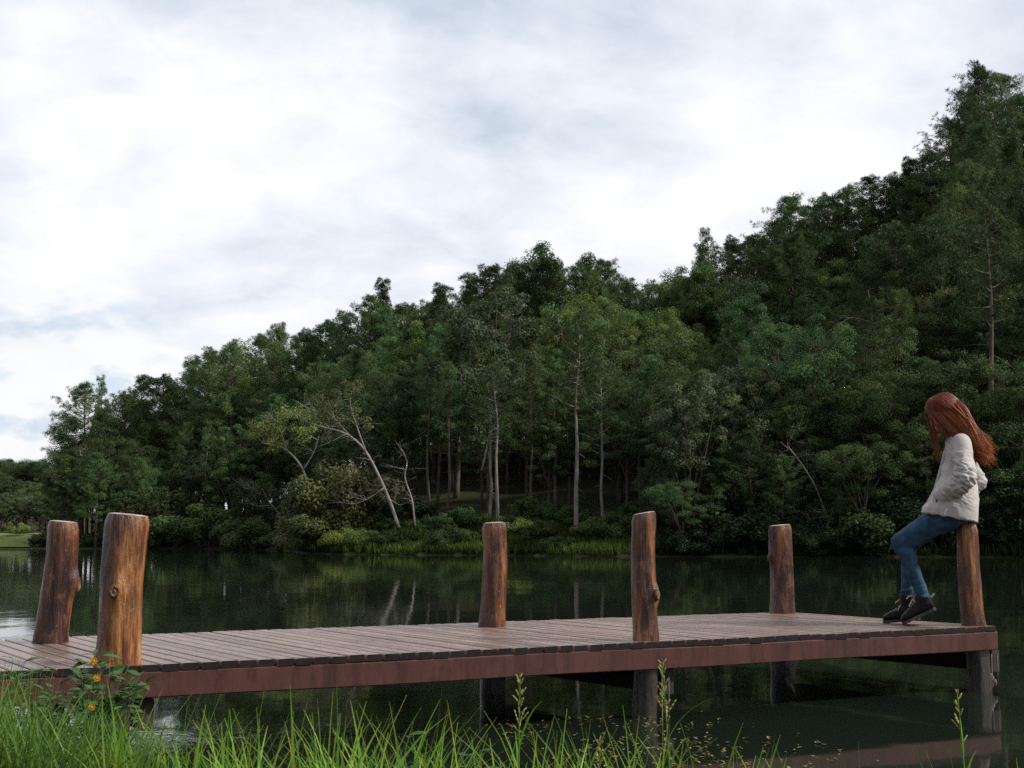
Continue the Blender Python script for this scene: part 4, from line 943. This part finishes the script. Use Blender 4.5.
# curtain on her left side over the ear and cheek, drawn back
for i in range(120):
    a=rgh.uniform(.2,1.0); rt=hp(.090*a,.010,.121-.028*a); m1=hp(.066*a+.012,.083,.055); m2=hp(.030+.050*a+rgh.gauss(0,.006),.085,-.03-.015*a); m3=hv(.085+rgh.gauss(0,.016),.088,1.31); end=hv(.0+rgh.gauss(0,.035),.085,1.20+rgh.gauss(0,.025))
    fan([rt,m1,m2,m3,end],.005,rgh.uniform(.55,1.1),.02,.65,5)
for i in range(34):                                # strands fallen across her left cheek
    fan([hp(.088,.010,.098),hp(.098+rgh.gauss(0,.005),.066,.05),hp(.088+rgh.gauss(0,.007),.084,-.02),hp(.080+rgh.gauss(0,.008),.086,-.08),hv(.155+rgh.gauss(0,.016),.092,1.26+rgh.gauss(0,.02))],.004,rgh.uniform(.5,.95),.02,.6,4)
hm.build('hair',M['hair'],woman,True,True)

# ------------------------------------------------------------------ near bank: grass, weeds, flowering shrub, floating weed
M['flower']=leaf_mat('yellow_petals',(.85,.42,.03),0,.5,.3,0)
M['seed']=leaf_mat('seed_heads',(.42,.38,.14),0,.6,.3,0)
M['weed']=leaf_mat('floating_weed',(.26,.25,.085),0,.6,.2,0)
rf=random.Random(2024)
def blade(mb,p,h,w,lean,bend,az,tint,n=6,twist=0):
    d=Vector((math.cos(az),math.sin(az),0)); vs=[];fs=[]; s0=Vector((-d.y,d.x,0))
    for i in range(n+1):
        t=i/n; q=p+Vector((0,0,1))*h*(t-.18*bend*t*t)+d*h*(lean*t+bend*.55*t*t*t)
        a=twist*t; s=s0*math.cos(a)+d*math.sin(a); ww=w*(1-t**2.2)*(.55+.45*min(1,t*4)) if i<n else .0006
        mid=q-d*ww*.25; vs+=[q-s*ww,mid,q+s*ww]
    for i in range(n):
        a=i*3; fs+=[(a,a+1,a+4,a+3),(a+1,a+2,a+5,a+4)]
    o=len(mb.v); mb.add(vs,fs,tint)
    for i in range(n+1):                           # dry straw-coloured tips on the blades themselves
        k=max(0,(i/n-.75)*1.6) if tint[0]>.9 else 0
        for j in range(3): c=mb.c[o+i*3+j]; mb.c[o+i*3+j]=(c[0]*(1+.7*k),c[1]*(1+.1*k),c[2])
gm=MB()
def gtint(px):
    r=rf.random()
    if r<.05: return (1.5,.95,.9)          # straw
    t=rf.triangular(.35,1.75,.8)*(.78 if px<150 else 1); return (t*rf.uniform(.75,1.1),t,t*rf.uniform(.6,1.2))  # blades at the left darkened: shade put into their tint
def dens(px):      # how much grass stands at picture column px
    return float(np.interp(px,[-80,0,120,170,235,260,330,420,470,520,560,600,640,700,760,860,900,1000],[1,1,.9,.75,.9,.8,1,1,.8,.75,.6,.5,.42,.4,.16,.13,.03,.03]))
def topy(px):      # typical picture row that the tips reach
    return float(np.interp(px,[-80,0,38,75,140,220,300,400,480,560,620,680,760,860,1000],[650,655,668,704,706,712,708,714,728,725,722,732,742,748,756]))
nb=0
for k in range(4200):
    px=rf.uniform(-160,1040)
    if rf.random()>dens(px)*.60+.015: continue
    cl=math.sin(px*.06)+math.sin(px*.17+1)+math.sin(px*.031+2)
    if px>140 and cl<-.2 and rf.random()<.75: continue
    Y=rf.uniform(3.5,4.75) if px>110 else rf.uniform(3.9,5.9)
    x=(px-512)/F_PX*Y; z0=hz(x,Y)-.03
    zt_=on_depth(px,topy(px),Y).z; h=(zt_-z0)*rf.triangular(.45,1.22,.85)
    if h<.08: continue
    az=rf.choice([rf.uniform(0,6.28),rf.uniform(-.5,.6),rf.uniform(2.6,3.7)])
    blade(gm,Vector((x,Y,z0)),h,rf.uniform(.0032,.0088),rf.uniform(.0,.18),rf.triangular(0,.9,.03),az,gtint(px),6,rf.uniform(-1.2,1.2))
# matted lower growth of the bank on the left
for k in range(8200):
    px=rf.uniform(-200,200)+ (rf.random()<.2)*rf.uniform(0,330); Y=rf.uniform(3.8,6.1); x=(px-512)/F_PX*Y
    if Y>float(near_shore(x))+.05: continue
    z0=hz(x,Y)-.02; t=rf.uniform(.25,.8); blade(gm,Vector((x,Y,z0)),rf.uniform(.10,.30)+(.10 if px<110 else 0),rf.uniform(.003,.0055),rf.uniform(.1,.7),rf.uniform(0,1),rf.uniform(0,6.28),(t*.8,t*.9,t),4,rf.uniform(-1,1))
tag(gm.build('grass',M['grass'],None,True,True),'tall wild grass on the near bank in front of the pier','grass',kind='stuff')

def leaf(mb,p,d,nrm,ln,wd,tint,fold=.25):
    d=d.normalized(); s=d.cross(nrm).normalized(); nn=s.cross(d); vs=[];fs=[]
    prof=[(0,.05),(.2,.7),(.45,1),(.75,.7),(1,.02)]
    for t,w_ in prof:
        c=p+d*ln*t-nn*ln*.18*t*t; vs+=[c-s*wd*w_+nn*wd*fold*w_,c,c+s*wd*w_+nn*wd*fold*w_]
    for i in range(4):
        a=i*3; fs+=[(a,a+1,a+4,a+3),(a+1,a+2,a+5,a+4)]
    mb.add(vs,fs,tint)
def seed_weed(px,topy_,Y,label,nspk,lean,kind='grass'):
    x=(px-512)/F_PX*Y; z0=hz(x,Y)-.03; top=on_depth(px+lean,topy_,Y); h=top.z-z0; e=empty('seed_weed',(x,Y,z0)); tag(e,label,'weed','tall weeds in front of the pier')
    sm=MB(); q=bez([(0,0,0),(0,0,h*.5),(top.x-x,0,h)],14); sm.cur=(.7,.9,.8); sm.tube(q,[.0042-.0002*i for i in range(15)],5); sm.build('stem',M['grass'],e,True,True)
    lm=MB()
    for i in range(4):
        p=q[3+2*i]; a=rf.uniform(0,6.28); blade(lm,p,rf.uniform(.10,.2),.004,.5,.7,a,(.9,1,.9),5)
    lm.build('leaf',M['grass'],e,True,True)
    hm_=MB()
    for i in range(nspk):
        t=(i+rf.uniform(-.8,.8))/nspk; t=min(1,max(0,t)); p=q[-1].lerp(q[9],t*.8); a=rf.uniform(0,6.28); ln=(.010+.03*t)*rf.uniform(.5,1.3)
        d=Vector((math.cos(a)*rf.uniform(.3,.8),math.sin(a)*.5,rf.uniform(.5,1.1))).normalized(); hm_.cur=(.8+.3*rf.random(),)*3
        hm_.tube([p,p+d*ln*.6],[.0011,.0009],4)
        for j in range(3):
            c=p+d*ln*(.5+.3*j); hm_.tube([c-d*.006,c,c+d*.007],[.0008,.0026,.0006],5)
    hm_.build('seed_head',M['seed'],e,True,True)
seed_weed(518,676,4.3,'grassy weed with a spreading seed head left of the middle front post',22,2)
seed_weed(668,664,4.3,'tall stalk with a dense upright seed head beside the middle front post',30,-6)
seed_weed(957,692,4.3,'lone forked weed stalk standing in front of the corner post',12,0)
seed_weed(598,742,4.4,'short weed with a tan seed head, low between the middle stalks',16,1)

# flowering shrub by the near left post
sh0=on_depth(96,735,5.75); sx_,sy_=sh0.x,5.75; fs_=empty('flowering_shrub',(sx_,sy_,hz(sx_,sy_)-.03)); tag(fs_,'leafy shrub with three yellow flowers at the foot of the near left post','shrub'); so_=Vector(fs_.location)
st=MB(); lf=MB(); tips=[(72,668),(84,664),(95,655),(110,668),(128,668),(140,676),(60,684),(104,690),(82,700),(120,694),(52,702),(66,716),(96,716),(112,712),(132,690),(44,690),(90,676),(146,682)]
tips+=[(x_+rf.uniform(-9,9),y_+rf.uniform(0,16)) for x_,y_ in tips]
for (tx,ty) in tips:
    e_=on_depth(tx,ty,sy_+rf.uniform(-.18,.22))-so_; b0=Vector((rf.uniform(-.08,.08),rf.uniform(-.05,.05),0)); q=bez([b0,Vector((e_.x*.35,e_.y*.4,e_.z*.75)),e_],10)
    st.tube(q,[.005-.00035*i for i in range(11)],5)
    for i in range(3,11):
        for s in range(2):
            a=rf.uniform(0,6.28); d=Vector((math.cos(a),math.sin(a)*.8,rf.uniform(-.1,.7))); t=rf.uniform(.55,1.25)
            leaf(lf,q[i],d,(UP+rvec(rf)*.4).normalized(),rf.uniform(.04,.078),rf.uniform(.011,.019),(t*rf.uniform(.8,1.2),t,t*.9))
st.build('stem',M['bark'],fs_,True); lf.build('foliage',M['shrub'],fs_,True,True)
for (tx,ty) in [(94,661),(97,678),(92,707)]:
    c=on_depth(tx,ty,sy_-.24)-so_; fm=MB()
    for k in range(9):
        a=k*2*math.pi/9; d=Vector((math.cos(a),-.35,math.sin(a))); leaf(fm,c,d,Vector((0,-1,.1)),0.015,.0056,(rf.uniform(.85,1.1),rf.uniform(.85,1.1),1),.1)
    fl=fm.build('flower',M['flower'],fs_,True,True)
    dm=MB(); rr=[]
    for i in range(4): rr.append([c+Vector((math.cos(t)*r,-.004-.006*i/3,math.sin(t)*r)) for t in [2*math.pi*k/10 for k in range(10)] for r in [.0055*(1-(i/3.2)**2)]])
    dm.cur=(.85,.7,.7); dm.rings(rr); dm.build('flower_centre',M['flower'],fl,True,True)

# broad-leaved weeds in the left bank
def herb(px,py,Y,n,ln,label):
    x=(px-512)/F_PX*Y; z0=hz(x,Y)-.02; e=empty('leafy_weed',(x,Y,z0)); tag(e,label,'weed','leafy weeds on the near bank'); st=MB(); lf=MB(); h=on_depth(px,py,Y).z-z0
    for k in range(n):
        a=rf.uniform(0,6.28); q=bez([(0,0,0),(math.cos(a)*.03,math.sin(a)*.03,h*.6),(math.cos(a)*.13,math.sin(a)*.10,h*rf.uniform(.6,1.05))],8); st.tube(q,[.003-.0002*i for i in range(9)],4)
        for i in range(2,9):
            b=rf.uniform(0,6.28); t=rf.uniform(.5,1.1); leaf(lf,q[i],Vector((math.cos(b),math.sin(b),.3)),(UP+rvec(rf)*.4).normalized(),ln*rf.uniform(.7,1.3),ln*.22,(t,t,t))
    st.build('stem',M['shrub'],e,True,True); lf.build('foliage',M['shrub'],e,False,True)
for px,py,Y,lab in [(20,690,5.2,'leafy weed clump at the bottom left corner of the bank'),(55,715,5.0,'leafy weed clump below the leftmost post'),(150,725,5.0,'dark leafy weed right of the yellow-flowered shrub'),(0,665,6.0,'leafy weed at the left edge beside the pier planks'),(-40,680,5.4,'leafy weed just outside the left edge of the view'),(440,740,4.5,'leafy weed low in the grass left of the spreading seed head'),(8,668,5.6,'tall leafy weed at the left edge reaching the plank ends'),(38,674,5.5,'bushy leafy weed between the left edge and the flowering shrub'),(118,700,5.4,'leafy weed right under the three yellow flowers')]:
    herb(px,py,Y,15,.055,lab)

# specks of pale weed floating and standing in the shallows
fw_=MB()
for (cx_,cy_,r,n) in [(585,715,30,46),(560,700,16,20),(668,740,40,44),(700,755,60,50),(610,755,50,60),(740,765,60,40),(690,700,40,16),(820,765,60,30),(640,720,24,20),(520,735,40,40)]:
    for k in range(n):
        px=cx_+rf.gauss(0,r*.5); py=cy_+rf.gauss(0,r*.22)
        if py<690: continue
        p=on_plane(px,py,0)
        if p.y<float(near_shore(p.x))+.02: continue
        for j in range(rf.choice([1,1,2,3])):
            a=rf.uniform(0,6.28); t=rf.uniform(.5,1.2); leaf(fw_,p+Vector((0,0,.004+.004*j)),Vector((math.cos(a),math.sin(a),rf.uniform(.0,.6))),UP,rf.uniform(.012,.030),rf.uniform(.004,.008),(t,t*rf.uniform(.8,1.1),t*.8))
tag(fw_.build('floating_weed',M['weed'],None,False,True),'pale specks of floating water weed near the bank','water weed',kind='stuff')
